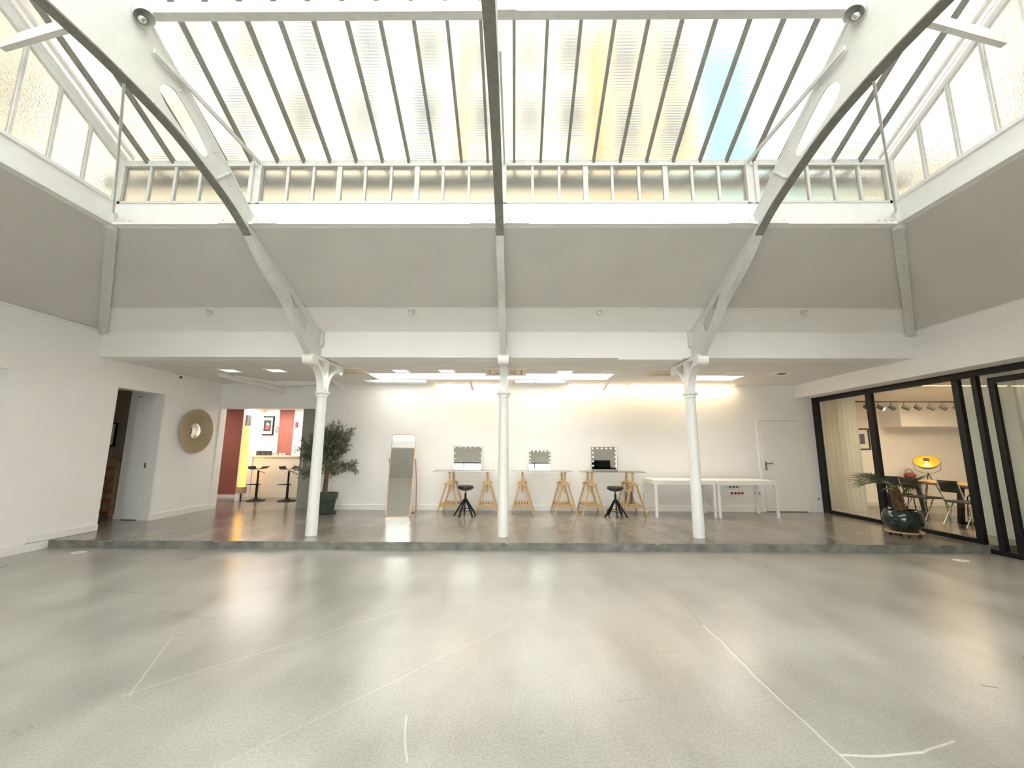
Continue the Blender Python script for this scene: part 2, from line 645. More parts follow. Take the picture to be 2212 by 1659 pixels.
# back wall with the kitchen opening
wb = B()
wb.box(-4.76, 7.13, YB, YB + .17, S, 3.3).box(-7.07, -4.76, YB, YB + .17, 2.455, 3.3)
struct('wall_back', wb, M_WALL)
jb = B().box(-7.075, -7.045, YB - .012, YB + .182, S, 2.44).box(-7.075, -4.75, YB - .012, YB + .182, 2.44, 2.47)
struct('trim_1', jb, M_TRIM)
# right bulkhead over the glass partition
struct('wall_right', B().box(XB, 7.3, YO, YB, 2.725, 3.52), M_WALL)
struct('wall_right', B().box(7.0, 7.3, YO, 4.2, 0, 2.725), M_WALL)
struct('trim_2', B().box(XB - .012, XB, YO, YF, 3.22, 3.235), M_TRIM)
# wall behind the camera, unseen: glazed doors put there to light the hall
wo = B()
wo.box(-7.3, -3.3, YO - .2, YO, 0, 3.6).box(2.4, 7.3, YO - .2, YO, 0, 3.6).box(-3.3, 2.4, YO - .2, YO, 2.75, 3.6)
struct('wall_front', wo, M_WALL)
wf = sempty('window_9', (0, YO - .1, 0))
for x in (-3.3, -2.15, -1.0, .15, 1.3, 2.35):
    obj('mullion', B().box(x, x + .05, -.03, .03, 0, 2.75), M_BLACK, wf)
for z in (0, .9, 2.1, 2.7):
    obj('transom', B().box(-3.3, 2.4, -.025, .025, z, z + .05), M_BLACK, wf)
obj('pane', B().box(-3.3, 2.4, -.004, .004, 0, 2.75), M_GLASS, wf)

# baseboards
struct('baseboard_left', B().box(XL, XL + .018, 6.455 - 3.0 + 2.13, 6.46, 0, .12), M_TRIM)
struct('baseboard_left', B().box(XL, XL + .018, 6.15, 7.19, S + .004, S + .105), M_TRIM)
struct('baseboard_left', B().box(XL, XL + .018, 8.20, YB, S, S + .115), M_TRIM)
struct('baseboard_back', B().box(-4.74, 5.62, YB - .018, YB, S, S + .115), M_TRIM)
struct('baseboard_back', B().box(6.77, 7.02, YB - .018, YB, S, S + .115), M_TRIM)

# stage ceiling with rooflight openings
holes = [(-3.05, 2.03, 8.32, 9.02), (-3.42, -2.02, 9.16, 9.62), (-.06, 1.22, 9.16, 9.62), (3.72, 4.80, 8.52, 9.08)]
xs = sorted({-7.3, 7.08} | {h[0] for h in holes} | {h[1] for h in holes})
ys = sorted({YF + .03, YB + .1} | {h[2] for h in holes} | {h[3] for h in holes})
sc_ = B()
for i in range(len(xs) - 1):
    for j in range(len(ys) - 1):
        mx, my = (xs[i] + xs[i + 1]) / 2, (ys[j] + ys[j + 1]) / 2
        if not any(h[0] < mx < h[1] and h[2] < my < h[3] for h in holes):
            sc_.box(xs[i], xs[i + 1], ys[j], ys[j + 1], ZC, ZC + .12)
struct('ceiling', sc_, M_CEIL)
for k, h in enumerate(holes):
    x0, x1, y0, y1 = h
    w = sempty('window_%d' % (5 + k), ((x0 + x1) / 2, (y0 + y1) / 2, ZC))
    dx, dy = (x1 - x0) / 2, (y1 - y0) / 2
    sb = B()
    for a in ((-dx - .03, -dx, -dy - .03, dy + .03), (dx, dx + .03, -dy - .03, dy + .03), (-dx, dx, -dy - .03, -dy), (-dx, dx, dy, dy + .03)):
        sb.box(*a, .12, .5)
    obj('shaft', sb, M_TRIM, w)
    obj('pane', B().box(-dx, dx, -dy, dy, .49, .5), M_GLASS, w)
    if k in (1, 2):
        fr = B()
        for a in ((-dx, -dx + .05, -dy, dy), (dx - .05, dx, -dy, dy), (-dx, dx, -dy, -dy + .05), (-dx, dx, dy - .05, dy)):
            fr.box(*a, .02, .07)
        obj('sash', fr, M_TRIM, w)
        obj('vent_knob', B().cyl((-.12, dy - .07, .03), (-.12, dy - .03, .03), .022, n=12).box(-dx + .05, dx - .05, dy - .1, dy - .075, .03, .045), M_STEELG, w)
# downstand soffit line between fascia casing and stage ceiling
struct('trim_3', B().box(-7.07, XB, 7.05, 7.52, ZC - .012, ZC), M_CEIL)
# rafters under the back of the stage ceiling
for i, (x, y0) in enumerate(((-4.16, 9.06), (-1.02, 9.08), (2.10, 9.04))):
    struct('beam', B().poly([(y0, ZC), (9.78, ZC), (9.78, 2.90), (9.66, 2.90)], [], .05, lambda a, b, w, x=x: (x + w, a, b)), M_CEIL)
struct('beam', B().bar((-6.1, 8.3, 2.99), (-5.6, 9.78, 2.87), .10, .09).bar((-5.95, 8.5, 3.0), (-5.2, 9.78, 2.97), .05, .05), M_CEIL)
struct('beam', B().box(-5.75, -4.3, 9.30, 9.42, 2.94, ZC), M_CEIL)

# fascia above the columns
fa = B()
fa.poly([(YF, ZC - .01), (7.05, ZC - .01), (7.05, 3.6), (YF, 3.6)], [], 14.15, lambda a, b, w: (w - .0, a, b))
struct('wall_fascia', fa, M_WALL)
struct('trim_4', B().box(-.3 + 2.03, CX[2] - .16, YF - .012, YF, 2.99, 3.385), M_WALL)


def slab(name, q, th, m):
    """flat panel through the four corner points q, thickened away from the room"""
    b = B()
    vs = [b.bm.verts.new(p) for p in q]
    f = b.bm.faces.new(vs)
    f.normal_update()
    n = f.normal.copy()
    if n.z < 0:
        n.negate()
    ex = bmesh.ops.extrude_face_region(b.bm, geom=[f])
    for v in ex['geom']:
        if isinstance(v, bmesh.types.BMVert):
            v.co += n * th
    return struct(name, b, m)


def lerp(a, b, t):
    return tuple(a[i] + (b[i] - a[i]) * t for i in range(3))


# sloping opaque roof around the skylight (front one has a white strip along its foot)
ZW = 3.47
tl, tr = (BX0, BY1, ZB0), (BX1, BY1, ZB0)
bl, br = (XL, YF, ZW), (XB, YF, ZW - .01)
ts = .71
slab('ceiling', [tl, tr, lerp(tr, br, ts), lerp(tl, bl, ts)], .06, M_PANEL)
slab('ceiling', [lerp(tl, bl, ts), lerp(tr, br, ts), br, bl], .06, M_WALL)
struct('trim_5', B().bar(Vector(lerp(tl, bl, ts)) + Vector((0, 0, -.004)), Vector(lerp(tr, br, ts)) + Vector((0, 0, -.004)), .012, .012), M_STEELG)
tl2, tr2 = (BX0, BY0, ZB0), (BX1, BY0, ZB0)
bl2, br2 = (XL, YO - .05, ZW), (XB, YO - .05, ZW)
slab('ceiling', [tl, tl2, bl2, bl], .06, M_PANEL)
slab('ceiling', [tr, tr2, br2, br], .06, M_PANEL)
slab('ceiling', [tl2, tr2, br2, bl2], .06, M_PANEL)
struct('trim_6', B().bar(Vector(bl) + Vector((.012, 0, -.012)), Vector(bl2) + Vector((.012, 0, -.012)), .03, .03), M_WALL)
struct('trim_7', B().bar(Vector(br) + Vector((-.012, 0, .0)), Vector(br2) + Vector((-.012, 0, .0)), .03, .02), M_WALL)
# hip rafters in the two corners in view
for (a, b_, nx) in ((tl, bl, 1), (tr, br, -1)):
    a, b_ = Vector(a), Vector(b_)
    o = struct('hip_rafter', B().bar(a + Vector((0, 0, -.01)), b_ + Vector((nx * .03, -.03, -.03)), .11, .07), M_STEELG)
    obj('web', B().bar(a + Vector((-nx * .06, 0, -.03)), b_ + Vector((-nx * .0, -.06, -.05)), .025, .05), M_STEELG, o)
    obj('gusset', B().box(a.x - .05, a.x + .05, a.y - .06, a.y + .02, a.z - .06, a.z + .17), M_STEELG, o)

# ring beam under the lantern: channel with a light lower flange
ring = sempty('ring_beam')
for nme, a, b_, inw in (('back', (BX0, BY1), (BX1, BY1), (0, -1)), ('left', (BX0, BY0), (BX0, BY1), (1, 0)), ('right', (BX1, BY0), (BX1, BY1), (-1, 0)), ('front', (BX0, BY0), (BX1, BY0), (0, 1))):
    x0, x1 = min(a[0], b_[0]), max(a[0], b_[0])
    y0, y1 = min(a[1], b_[1]), max(a[1], b_[1])
    bb = B()
    o2 = Vector((-inw[0], -inw[1], 0)) * .08
    i2 = Vector((inw[0], inw[1], 0)) * .06
    ext = .08
    bb.box(min(x0, x0 + o2.x) - (ext if inw[0] == 0 else 0), max(x1, x1 + o2.x) + (ext if inw[0] == 0 else 0), min(y0, y0 + o2.y), max(y1, y1 + o2.y), ZB0 - .01, ZB1)
    obj('web', bb, M_STEEL, ring)
    bf = B()
    cut = .06 if inw[0] else 0
    bf.box(min(x0, x0 + i2.x), max(x1, x1 + i2.x), min(y0, y0 + i2.y) + cut, max(y1, y1 + i2.y) - cut, ZB0 - .002, ZB0 + .035)
    obj('flange', bf, M_STEEL, ring)
cl = B()
for x in CX:
    for sx in (-1, 1):
        cl.box(x + sx * .07 - .0 if sx > 0 else x - .36, x + .36 if sx > 0 else x - .07, BY1 - .075, BY1 - .055, ZB0, ZB0 + .05)
obj('cleat_plate', cl, M_STEEL, ring)
cb = B()
for x in (BX0 + .12, BX0 + .2, BX0 + .28, BX1 - .12, BX1 - .2, BX1 - .28) + tuple(x + d for x in CX for d in (-.3, -.12, .12, .3)):
    cb.sphere((x, BY1 - .07, ZB0 + .045), .016, 8)
bolts = obj('bolt_head', cb, M_STEEL, ring)
bolts['kind'] = 'stuff'
obj('joint_cover', B().box(-2.1, -2.085, BY1 - .006, BY1, ZB0 + .04, ZB1), M_STEELG, ring)
obj('joint_cover', B().box(.13, .145, BY1 - .006, BY1, ZB0 + .04, ZB1), M_STEELG, ring)


# --- clerestory band (window_2), vertical, on the back ring beam
w2 = sempty('window_2', (0, BY1 + .02, 0))
zc0, zc1 = ZB1, ZE - .0
head = B().box(BX0, BX1, -.035, .06, zc1 - .055, zc1 + .02)
obj('head_rail', head, M_STEELG, w2)
obj('sill_rail', B().box(BX0, BX1, -.03, .05, zc0, zc0 + .03), M_STEELG, w2)
bays = [(BX0 + .05, CX[0] - .07, 5), (CX[0] + .07, CX[1] - .07, 9), (CX[1] + .07, CX[2] - .07, 9), (CX[2] + .07, BX1 - .05, 5)]
pm = B().box(-.5, .5, -.003, .003, -.5, .5).mesh('pane', M_HAMMER)
mm_ = B().box(-.016, .016, -.02, .02, 0, 1).mesh('mullion', M_STEELG)
for (x0, x1, n) in bays:
    st = (x1 - x0) / n
    for i in range(n):
        piece('pane', pm, w2, (x0 + st * (i + .5), .01, (zc0 + zc1) / 2 - .01), scale=(st, 1, zc1 - zc0 - .05))
        if i:
            wide = 1.9 if (n == 9 and i % 3 == 0) else 1.0
            piece('mullion', mm_, w2, (x0 + st * i, 0, zc0 + .02), scale=(wide, 1, zc1 - zc0 - .06))
for x in CX:
    obj('post', B().box(x - .075, x - .028, -.05, .05, zc0, zc1).box(x + .028, x + .075, -.05, .05, zc0, zc1).box(x - .03, x + .03, -.02, .03, zc0, zc1), M_STEELG, w2)
for x in (BX0 + .025, BX1 - .025):
    obj('post', B().box(x - .025, x + .025, -.03, .04, zc0, zc1), M_STEELG, w2)

# --- sloping roof glazing (window_1)
w1 = sempty('window_1')
sl = math.atan2(ZR - ZE, YC - BY1)          # slope angle of the plane, up toward the ridge
dl = math.hypot(ZR - ZE, BY1 - YC)
ang = math.atan2(ZR - ZE, BY1 - YC)
NP = 29
x0g, st = -5.05, 9.72 / 29
gp = B().box(-.5, .5, -.5, .5, -.003, .003).mesh('pane', M_RIB[0])
gb = B().box(-.015, .015, -.5, .5, -.045, .02).mesh('glazing_bar', M_BAR)
random.seed(11)
for i in range(NP):
    xm = x0g + st * (i + .5)
    piece('pane', gp, w1, (xm, (YC + BY1) / 2, (ZE + ZR) / 2 + .03), rot=(-ang, 0, 0), scale=(st - .008, dl + .05, 1), m=random.choice(M_RIB))
    if i:
        piece('glazing_bar', gb, w1, (x0g + st * i, (YC + BY1) / 2, (ZE + ZR) / 2 + .02), rot=(-ang, 0, 0), scale=(1, dl + .02, 1))
for xv, s_ in ((-5.02, 1), (4.71, -1)):
    vb = B()
    vb.bar((xv, BY1 + .02, ZE + .03), (xv, YC, ZR + .03), .07, .07).bar((xv + s_ * .12, BY1, ZE + .05), (xv + s_ * .12, YC, ZR + .05), .03, .05)
    obj('verge_bar', vb, M_STEEL, w1)
obj('ridge_bar', B().box(-5.05, 4.74, YC - .05, YC + .05, ZR - .03, ZR + .1), M_STEELG, w1)
# far slope of the lantern, behind and above the camera: one sheet, clear to let in more light
bs = B()
vs = [bs.bm.verts.new(p) for p in ((-5.04, BY0, ZE + .03), (4.7, BY0, ZE + .03), (4.7, YC, ZR + .03), (-5.04, YC, ZR + .03))]
f = bs.bm.faces.new(vs)
ex = bmesh.ops.extrude_face_region(bs.bm, geom=[f])
for v in ex['geom']:
    if isinstance(v, bmesh.types.BMVert):
        v.co.z += .006
obj('rear_pane', bs, M_GLASS, w1)
for i in range(1, NP, 1):
    x = x0g + st * i
    piece('glazing_bar', gb, w1, (x, (YC + BY0) / 2, (ZE + ZR) / 2 + .02), rot=(ang, 0, 0), scale=(1, dl + .02, 1))
obj('rear_pane', B().box(BX0, BX1, BY0 - .006, BY0, ZB1, ZE + .03), M_HAMMER, w1)

# --- gables at both ends (window_3, window_4)
for k, (xg, s_) in enumerate(((BX0 - .01, 1), (BX1 + .01, -1))):
    wg = sempty('window_%d' % (3 + k), (xg, 0, 0))
    stg = .352
    yy = [BY1 - .03 - stg * i for i in range(12)]
    def zt(y):
        return ZE + (BY1 - abs(y - YC) - YC) * math.tan(ang) - .02
    edges = [BY1 - .03] + [4.305 - .352 * i for i in range(11)] + [BY0 + .03]
    for i in range(len(edges) - 1):
        ya, yb = edges[i], edges[i + 1]
        if yb >= ya:
            continue
        pts = [(ya, ZB1), (yb, ZB1), (yb, zt(yb))]
        if ya > YC > yb:
            pts.append((YC, ZR - .02))
        pts.append((ya, zt(ya)))
        obj('pane', B().poly(pts, [], .006, lambda a, b, w: (w, a, b)), M_HAMMER, wg)
        if i:
            obj('mullion', B().box(-.02, .02, ya - .014, ya + .014, ZB1, zt(ya)), M_STEELG, wg)
    fr = B().bar((s_ * .0, BY1 - .0, zt(BY1) - .0), (s_ * .0, YC, ZR - .03), .05, .045)
    fr.bar((0, YC, ZR - .03), (0, BY0, zt(BY0)), .05, .045).box(-.02, .02, BY1 - .055, BY1 - .0, ZB1, zt(BY1)).box(-.03, .03, BY0, BY1, ZB1 - .005, ZB1 + .035)
    obj('frame', fr, M_STEEL, wg)

# ------------------------------------------------------------------ columns
def bracket_poly():
    zc = 2.42
    top = 3.0
    o = []
    # outline in (y relative to the shaft, z); front is negative
    left = [(-.085, zc), (-.10, zc + .16), (-.17, zc + .30), (-.30, zc + .40), (-.44, zc + .43)]
    out = smoothpts(left, 5, close=False)
    drum = [(-.50 + .09 * math.cos(t), 2.915 + .09 * math.sin(t)) for t in [R(a) for a in range(-60, -261, -20)]]
    right = [(-p[0], p[1]) for p in out][::-1]
    drum2 = [(-p[0], p[1]) for p in drum][::-1]
    outer = out + drum + drum2 + right
    h1 = smoothpts([(-.07, zc + .30), (-.13, zc + .36), (-.27, zc + .45), (-.36, zc + .52), (-.20, zc + .53), (-.06, zc + .53)], 3)
    h2 = [(-p[0], p[1]) for p in h1]
    return outer, [h1, h2]


def column(i, x):
    names = ('left', 'middle', 'right')
    lab = ('white cast-iron column in front of the olive tree, left of the three',
           'white cast-iron column in the middle, between the two left make-up desks',
           'white cast-iron column standing in front of the white tables')[i]
    c = thing('iron_column', lab, 'column', (x, YCOL, S), 0, 'cast-iron columns along the stage edge')
    b = B().lathe([(.092, 0), (.092, .05), (.091, .06), (.083, 1.4), (.078, 2.27)], 32)
    obj('shaft', b, M_STEEL, c, True)
    b = B().lathe([(.078, 2.25), (.092, 2.255), (.095, 2.275), (.088, 2.29), (.112, 2.30), (.122, 2.318), (.118, 2.335), (.098, 2.345), (.086, 2.37), (.080, 2.42)], 32)
    obj('collar', b, M_STEEL, c, True)
    outer, hs = bracket_poly()
    b = B().poly(outer, hs, .125, lambda a, bb, w: (w, a, bb - S))
    obj('bracket', b, M_STEEL, c)
    for sy in (-1, 1):
        d = B().cyl((-.085, sy * .50, 2.915 - S), (.085, sy * .50, 2.915 - S), .092, n=28)
        d.cyl((-.09, sy * .5, 2.915 - S), (.09, sy * .5, 2.915 - S), .018, n=10)
        obj('roller', d, M_STEEL, c, True)
    return c


for i, x in enumerate(CX):
    column(i, x)

# ------------------------------------------------------------------ arch ribs
bot = [(2.72, 4.565), (3.05, 4.555), (3.35, 4.53), (3.60, 4.485), (3.85, 4.415), (4.12, 4.335), (4.40, 4.23), (4.68, 4.08), (4.93, 3.90), (5.20, 3.735), (5.57, 3.555), (5.90, 3.30), (6.12, 3.14), (6.33, 2.985)]
bots = smoothpts(bot, 3, close=False)
botr = [(2 * YC - a, b) for a, b in bots]
halfb = bots
top = [(6.60, 2.99), (6.765, 3.0), (6.765, 3.44), (6.58, 3.49), (6.12, 3.68), (5.62, 3.885), (5.09, 4.10), (4.80, 4.215), (4.74, 4.34), (4.58, 4.44), (4.17, 4.69), (3.80, 4.89), (3.42, 5.09), (3.20, 5.21), (2.72, 5.46)]


def slot(pts):
    return smoothpts(pts, 4)


sA = slot([(3.30, 4.76), (3.33, 4.85), (3.41, 4.90), (3.50, 4.89), (3.70, 4.79), (3.86, 4.68), (3.92, 4.60), (3.88, 4.53), (3.78, 4.54), (3.60, 4.59), (3.40, 4.67)])
sB = slot([(2.14, 4.66), (2.30, 4.625), (2.44, 4.635), (2.53, 4.67), (2.58, 4.75), (2.57, 4.86), (2.50, 4.98), (2.36, 5.0), (2.20, 4.98), (2.1, 4.85)])
sC = slot([(5.70, 3.745), (5.95, 3.63), (6.20, 3.51), (6.29, 3.44), (6.24, 3.34), (6.12, 3.315), (5.97, 3.43), (5.80, 3.59)])


def mir(p):
    return [(2 * YC - a, b) for a, b in p]


webloop = botr[::-1][:-1] + halfb + top + mir(top)[::-1][1:]
webmesh = B().poly(webloop, [sA, mir(sA), sC, mir(sC)], .014, lambda a, b, w: (w, a, b))
bm2 = webmesh.mesh('web', M_RIBP)


def flange_mesh(name, pts, w, t, m):
    b = B()
    rows = []
    for i, (a, z) in enumerate(pts):
        p = Vector(pts[max(0, i - 1)])
        q = Vector(pts[min(len(pts) - 1, i + 1)])
        d = (q - p).normalized()
        n = Vector((-d.y, d.x))
        rows.append([b.bm.verts.new((sx * w / 2, a + n.x * s_ * t / 2, z + n.y * s_ * t / 2)) for sx, s_ in ((-1, -1), (1, -1), (1, 1), (-1, 1))])
    for r0, r1 in zip(rows, rows[1:]):
        for j in range(4):
            b.bm.faces.new((r0[j], r0[(j + 1) % 4], r1[(j + 1) % 4], r1[j]))
    b.bm.faces.new(rows[0])
    b.bm.faces.new(rows[-1][::-1])
    return b.mesh(name, m)


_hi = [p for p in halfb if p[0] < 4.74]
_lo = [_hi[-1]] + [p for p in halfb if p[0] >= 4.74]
fl = flange_mesh('bottom_flange', mir(_hi)[::-1] + _hi[1:], .095, .016, M_BAR)  # upper flange coloured dark to stand for its backlit underside
fl2 = flange_mesh('bottom_flange', _lo, .095, .016, M_STEELG)  # paler grey, softens the step from the shade painted above
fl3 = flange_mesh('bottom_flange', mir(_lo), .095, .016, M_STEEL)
tfp = [p for p in top if p[0] < 4.79]
ftop = flange_mesh('top_flange', mir(tfp) + tfp[::-1][1:], .06, .012, M_STEEL)
riv = B().sphere((0, 0, 0), .014, 8, (.8, 1, 1)).mesh('rivet', M_STEELG)
labs = ('white riveted steel arch rib rising from the left column', 'white steel arch rib seen edge-on above the middle column', 'white riveted steel arch rib rising from the right column')
for i, x in enumerate(CX):
    r_ = thing('arch_rib', labs[i], 'arch rib', (x, 0, 0), 0, 'riveted arch ribs carrying the skylight')
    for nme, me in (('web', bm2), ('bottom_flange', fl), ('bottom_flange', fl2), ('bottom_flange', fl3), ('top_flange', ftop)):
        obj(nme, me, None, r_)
    side = 1 if x < 0 else -1
    for k in range(2, len(bots) - 8, 3):
        a, z = bots[k]
        for q in (-1, 1):
            piece('rivet', riv, r_, (q * .011, a, z + .045))
    for a, z in ((3.0, 5.26), (3.24, 5.13), (3.5, 4.98), (4.0, 4.72), (4.3, 4.53), (4.62, 4.34)):
        for q in (-1, 1):
            piece('rivet', riv, r_, (q * .011, a, z - .03))
    obj('splice_plate', B().bar((side * .014, 4.08, 4.42), (side * .014, 4.25, 4.62), .012, .05, (1, 0, 0)), M_STEELG, r_)
    obj('end_plate', B().box(-.055, .055, 6.70, 6.765, 3.2, 3.46), M_STEELG, r_)
    obj('foot_plate', B().box(-.055, .055, 6.66, 6.765, 3.0, 3.03), M_STEELG, r_)
    # level stay from rib to the clerestory post
    t_ = tag(obj('stay_bar', B().bar((x + side * .05, 3.15, 5.02), (x + side * .05, BY1 - .02, 5.07), .022, .045), M_STEELG),
             ('thin grey stay bar from the left arch rib to the clerestory', 'thin grey stay bar beside the middle arch rib', 'thin grey stay bar from the right arch rib to the clerestory')[i], 'stay bar', 'stay bars under the roof glazing')
# purlin between the ribs with angled end pieces
pur = B().box(CX[0] + .02, CX[1] - .02, 3.08, 3.09, 5.335, 5.445).box(CX[0] + .02, CX[1] - .02, 3.09, 3.16, 5.335, 5.345)
tag(obj('purlin', pur, M_STEELG), 'grey-white steel purlin between the left and middle arch ribs', 'purlin', 'purlins under the roof glazing')
pur = B().box(CX[1] + .02, CX[2] - .02, 3.08, 3.09, 5.335, 5.445).box(CX[1] + .02, CX[2] - .02, 3.09, 3.16, 5.335, 5.345).box(CX[1] + .02, CX[1] + .2, 3.06, 3.08, 5.325, 5.43)
tag(obj('purlin', pur, M_STEELG), 'grey-white steel purlin between the middle and right arch ribs', 'purlin', 'purlins under the roof glazing')
for x, xe, lab in ((CX[0], -5.03, 'grey-white steel strut from the left rib out to the left gable'), (CX[2], 4.68, 'grey-white steel strut from the right rib out to the right gable')):
    s_ = 1 if xe > x else -1
    tag(obj('strut', B().bar((x + s_ * .03, 3.03, 5.39), (xe, 3.40, 5.39), .012, .11, (0, 0, 1)).bar((x + s_ * .03, 3.05, 5.34), (xe, 3.42, 5.34), .05, .012, (0, 0, 1)), M_STEELG), lab, 'strut', 'gable struts')
for x, xe, lab in ((CX[0], BX0 + .04, 'thin tie rod hanging from the left rib to the left skylight corner'), (CX[2], BX1 - .04, 'thin tie rod hanging from the right rib to the right skylight corner')):
    s_ = -1 if xe < x else 1
    tr_ = thing('tie_rod', lab, 'tie rod', (0, 0, 0), 0, 'corner tie rods')
    obj('rod', B().cyl((x + s_ * .03, 3.02, 4.55), (xe, BY1 - .05, 4.37), .012, n=10), M_STEELG, tr_)
    obj('socket', B().cyl((xe, BY1 - .05, 4.39), (xe + s_ * .005, BY1 - .03, 4.24), .026, n=10), M_STEELG, tr_)
# small flood lamps clamped on the two outer ribs
for x, s_, lab in ((CX[0] + .02, 1, 'white clamp spotlight on the left arch rib'), (CX[2] - .02, -1, 'white clamp spotlight on the right arch rib')):
    t_ = thing('clamp_spotlight', lab, 'spotlight', (x + s_ * .05, 2.98, 5.2), 0, 'clamp spotlights on the ribs')
    obj('shade', B().lathe([(.03, .16), (.05, .14), (.062, .08), (.075, -.02), (.080, -.05), (.074, -.05), (.066, .0), (.03, .10)], 24, Matrix.Rotation(R(-25 * s_), 4, 'Y')), M_STEELG, t_, True)
    obj('bulb', B().sphere((-.03 * s_ * 0, 0, -.05), .035, 12), M_CHROME, t_, True)
    obj('clamp', B().box(-s_ * .05 - .02, -s_ * .05 + .02, -.02, .02, .1, .17).cyl((-s_ * .05, 0, .14), (0, 0, .14), .012, n=8), M_STEELG, t_)
    obj('cable', B().tube([(0, 0, .15), (.02 * s_, -.02, .2), (.0, -.06, .24)], .006, 6), M_DARK, t_)

# small round bosses on the white strip above the fascia
for x, lab in zip((-4.84, -1.64, 1.31, 4.51), ('small round white lamp holder, leftmost on the strip above the stage', 'small round white lamp holder above the standing mirror', 'small round white lamp holder above the right make-up desks', 'small round white lamp holder, rightmost on the strip above the stage')):
    t_ = thing('lamp_holder', lab, 'lamp holder', (x, 6.22, 3.66), 0, 'round lamp holders above the stage')
    obj('rose', B().cyl((0, 0, .01), (0, -.015, -.03), .05, n=20), M_STEELG, t_, True)
    obj('globe', B().sphere((0, -.03, -.06), .04, 14), M_BULBO, t_, True)

# ------------------------------------------------------------------ glazed partition on the right (window_10)
def post(b, y0, y1, z0, z1, w=.06):
    return b.box(-w / 2, w / 2, y0, y1, z0, z1)


w10 = sempty('window_10', (XG, 0, 0))
zt_ = 2.725
obj('top_rail', B().box(-.035, .035, 6.40, YB, 2.62, zt_), M_BLACK, w10)
obj('top_rail', B().box(-.05, .035, 4.2, 6.40, 2.635, zt_), M_BLACK, w10)
obj('bottom_rail', B().box(-.03, .03, 6.55, YB, S, S + .065), M_BLACK, w10)
obj('bottom_rail', B().box(-.03, .03, 4.2, 6.55, -.0, .07), M_BLACK, w10)
for (y0, y1, z0) in ((9.62, 9.78, S), (8.15, 8.28, S), (6.525, 6.62, 0), (6.262, 6.335, 0)):
    obj('post', post(B(), y0, y1, z0, 2.63, .07), M_BLACK, w10)
for (y0, y1, z0) in ((8.28, 9.62, S + .06), (6.62, 8.15, S + .06), (6.335, 6.525, .07)):
    obj('pane', B().box(-.005, .005, y0, y1, z0, 2.63), M_GLASS, w10)
obj('pane', B().box(-.005, .005, 6.16, 6.255, .07, 2.63), M_GLASS, w10)
door_s = sempty('door_4', (XG + .05, 0, 0))
obj('stile', post(B(), 6.085, 6.165, .03, 2.58, .05), M_BLACK, door_s)
obj('rail', B().box(-.025, .025, 4.6, 6.085, 2.50, 2.58), M_BLACK, door_s)
obj('rail', B().box(-.025, .025, 4.6, 6.085, .03, .10), M_BLACK, door_s)
obj('pane', B().box(-.004, .004, 4.6, 6.085, .10, 2.50), M_GLASS, door_s)
struct('trim_8', B().box(XG + .03, XG + .12, 6.52, 6.56, 0, S), M_RISER)
# meeting room shell
struct('wall_meeting', B().box(7.15, 12.3, 10.95, 11.1, S, 2.9).box(12.1, 12.3, 3.0, 11.0, 0, 2.9).box(7.12, 12.3, 3.0, 3.15, 0, 2.9).box(7.13, 7.3, YB, 10.95, S, 2.9), M_WALL)
struct('ceiling', B().box(7.12, 12.3, 3.0, 11.1, 2.74, 2.86), M_CEIL)
struct('beam', B().box(9.62, 11.4, 10.35, 10.95, 2.10, 2.74), M_WALL)
struct('beam', B().bar((7.6, 6.6, 2.68), (9.2, 6.6, 2.42), .12, .12), M_CEIL)
struct('baseboard_meeting', B().box(7.3, 12.1, 10.93, 10.95, S, S + .1), M_TRIM)
pil = struct('pillar', B().box(7.95, 8.12, 6.85, 7.35, S, 2.74), M_WALL)
obj('plinth', B().box(7.93, 8.14, 6.83, 7.37, S, S + .14), M_TRIM, pil)
# left corridor and kitchen shell
struct('wall_corridor', B().box(-11.2, -7.9, 8.72, 8.82, S, 2.75), M_TAUPE)  # end wall, browner and darker than the other corridor walls
struct('wall_corridor', B().box(-7.88, XL - .235, 8.32, 8.42, S, 2.75).box(-7.98, -7.88, 8.42, 8.72, S, 2.75).box(-11.2, -7.3, 6.55, 6.62, S, 2.75).box(-11.25, -11.15, 6.6, 8.8, S, 2.75), M_WALL)
struct('baseboard_corridor', B().box(-7.88, XL - .235, 8.30, 8.32, S, S + .1), M_TRIM)
struct('ceiling', B().box(-11.2, -7.3, 6.55, 8.85, 2.70, 2.8), M_CEIL)
struct('wall_kitchen', B().box(-7.44, -7.34, 11.2, 12.1, S, 2.9).box(-7.46, -6.92, 12.0, 12.1, S, 2.9).box(-6.47, -3.9, 12.0, 12.1, S, 2.9).box(-4.4, -4.25, YB + .17, 12.1, S, 2.9).box(-10.2, -7.3, 9.85, 9.95, S, 2.9).box(-10.3, -10.2, 9.85, 12.1, S, 2.9), M_WALL)
struct('wall_kitchen', B().box(-6.92, -6.47, 12.05, 12.12, S, 2.9).box(-10.2, -7.44, 11.95, 12.05, S, 2.9), M_RED)
struct('baseboard_kitchen', B().box(-10.2, -7.44, 11.93, 11.95, S, S + .09).box(-7.34, -7.325, 11.2, 12.0, S, S + .09).box(-7.44, -7.34, 11.185, 11.2, S, S + .09), M_TRIM)
struct('ceiling', B().box(-10.3, -4.2, YB + .17, 12.2, 2.62, 2.72), M_CEIL)

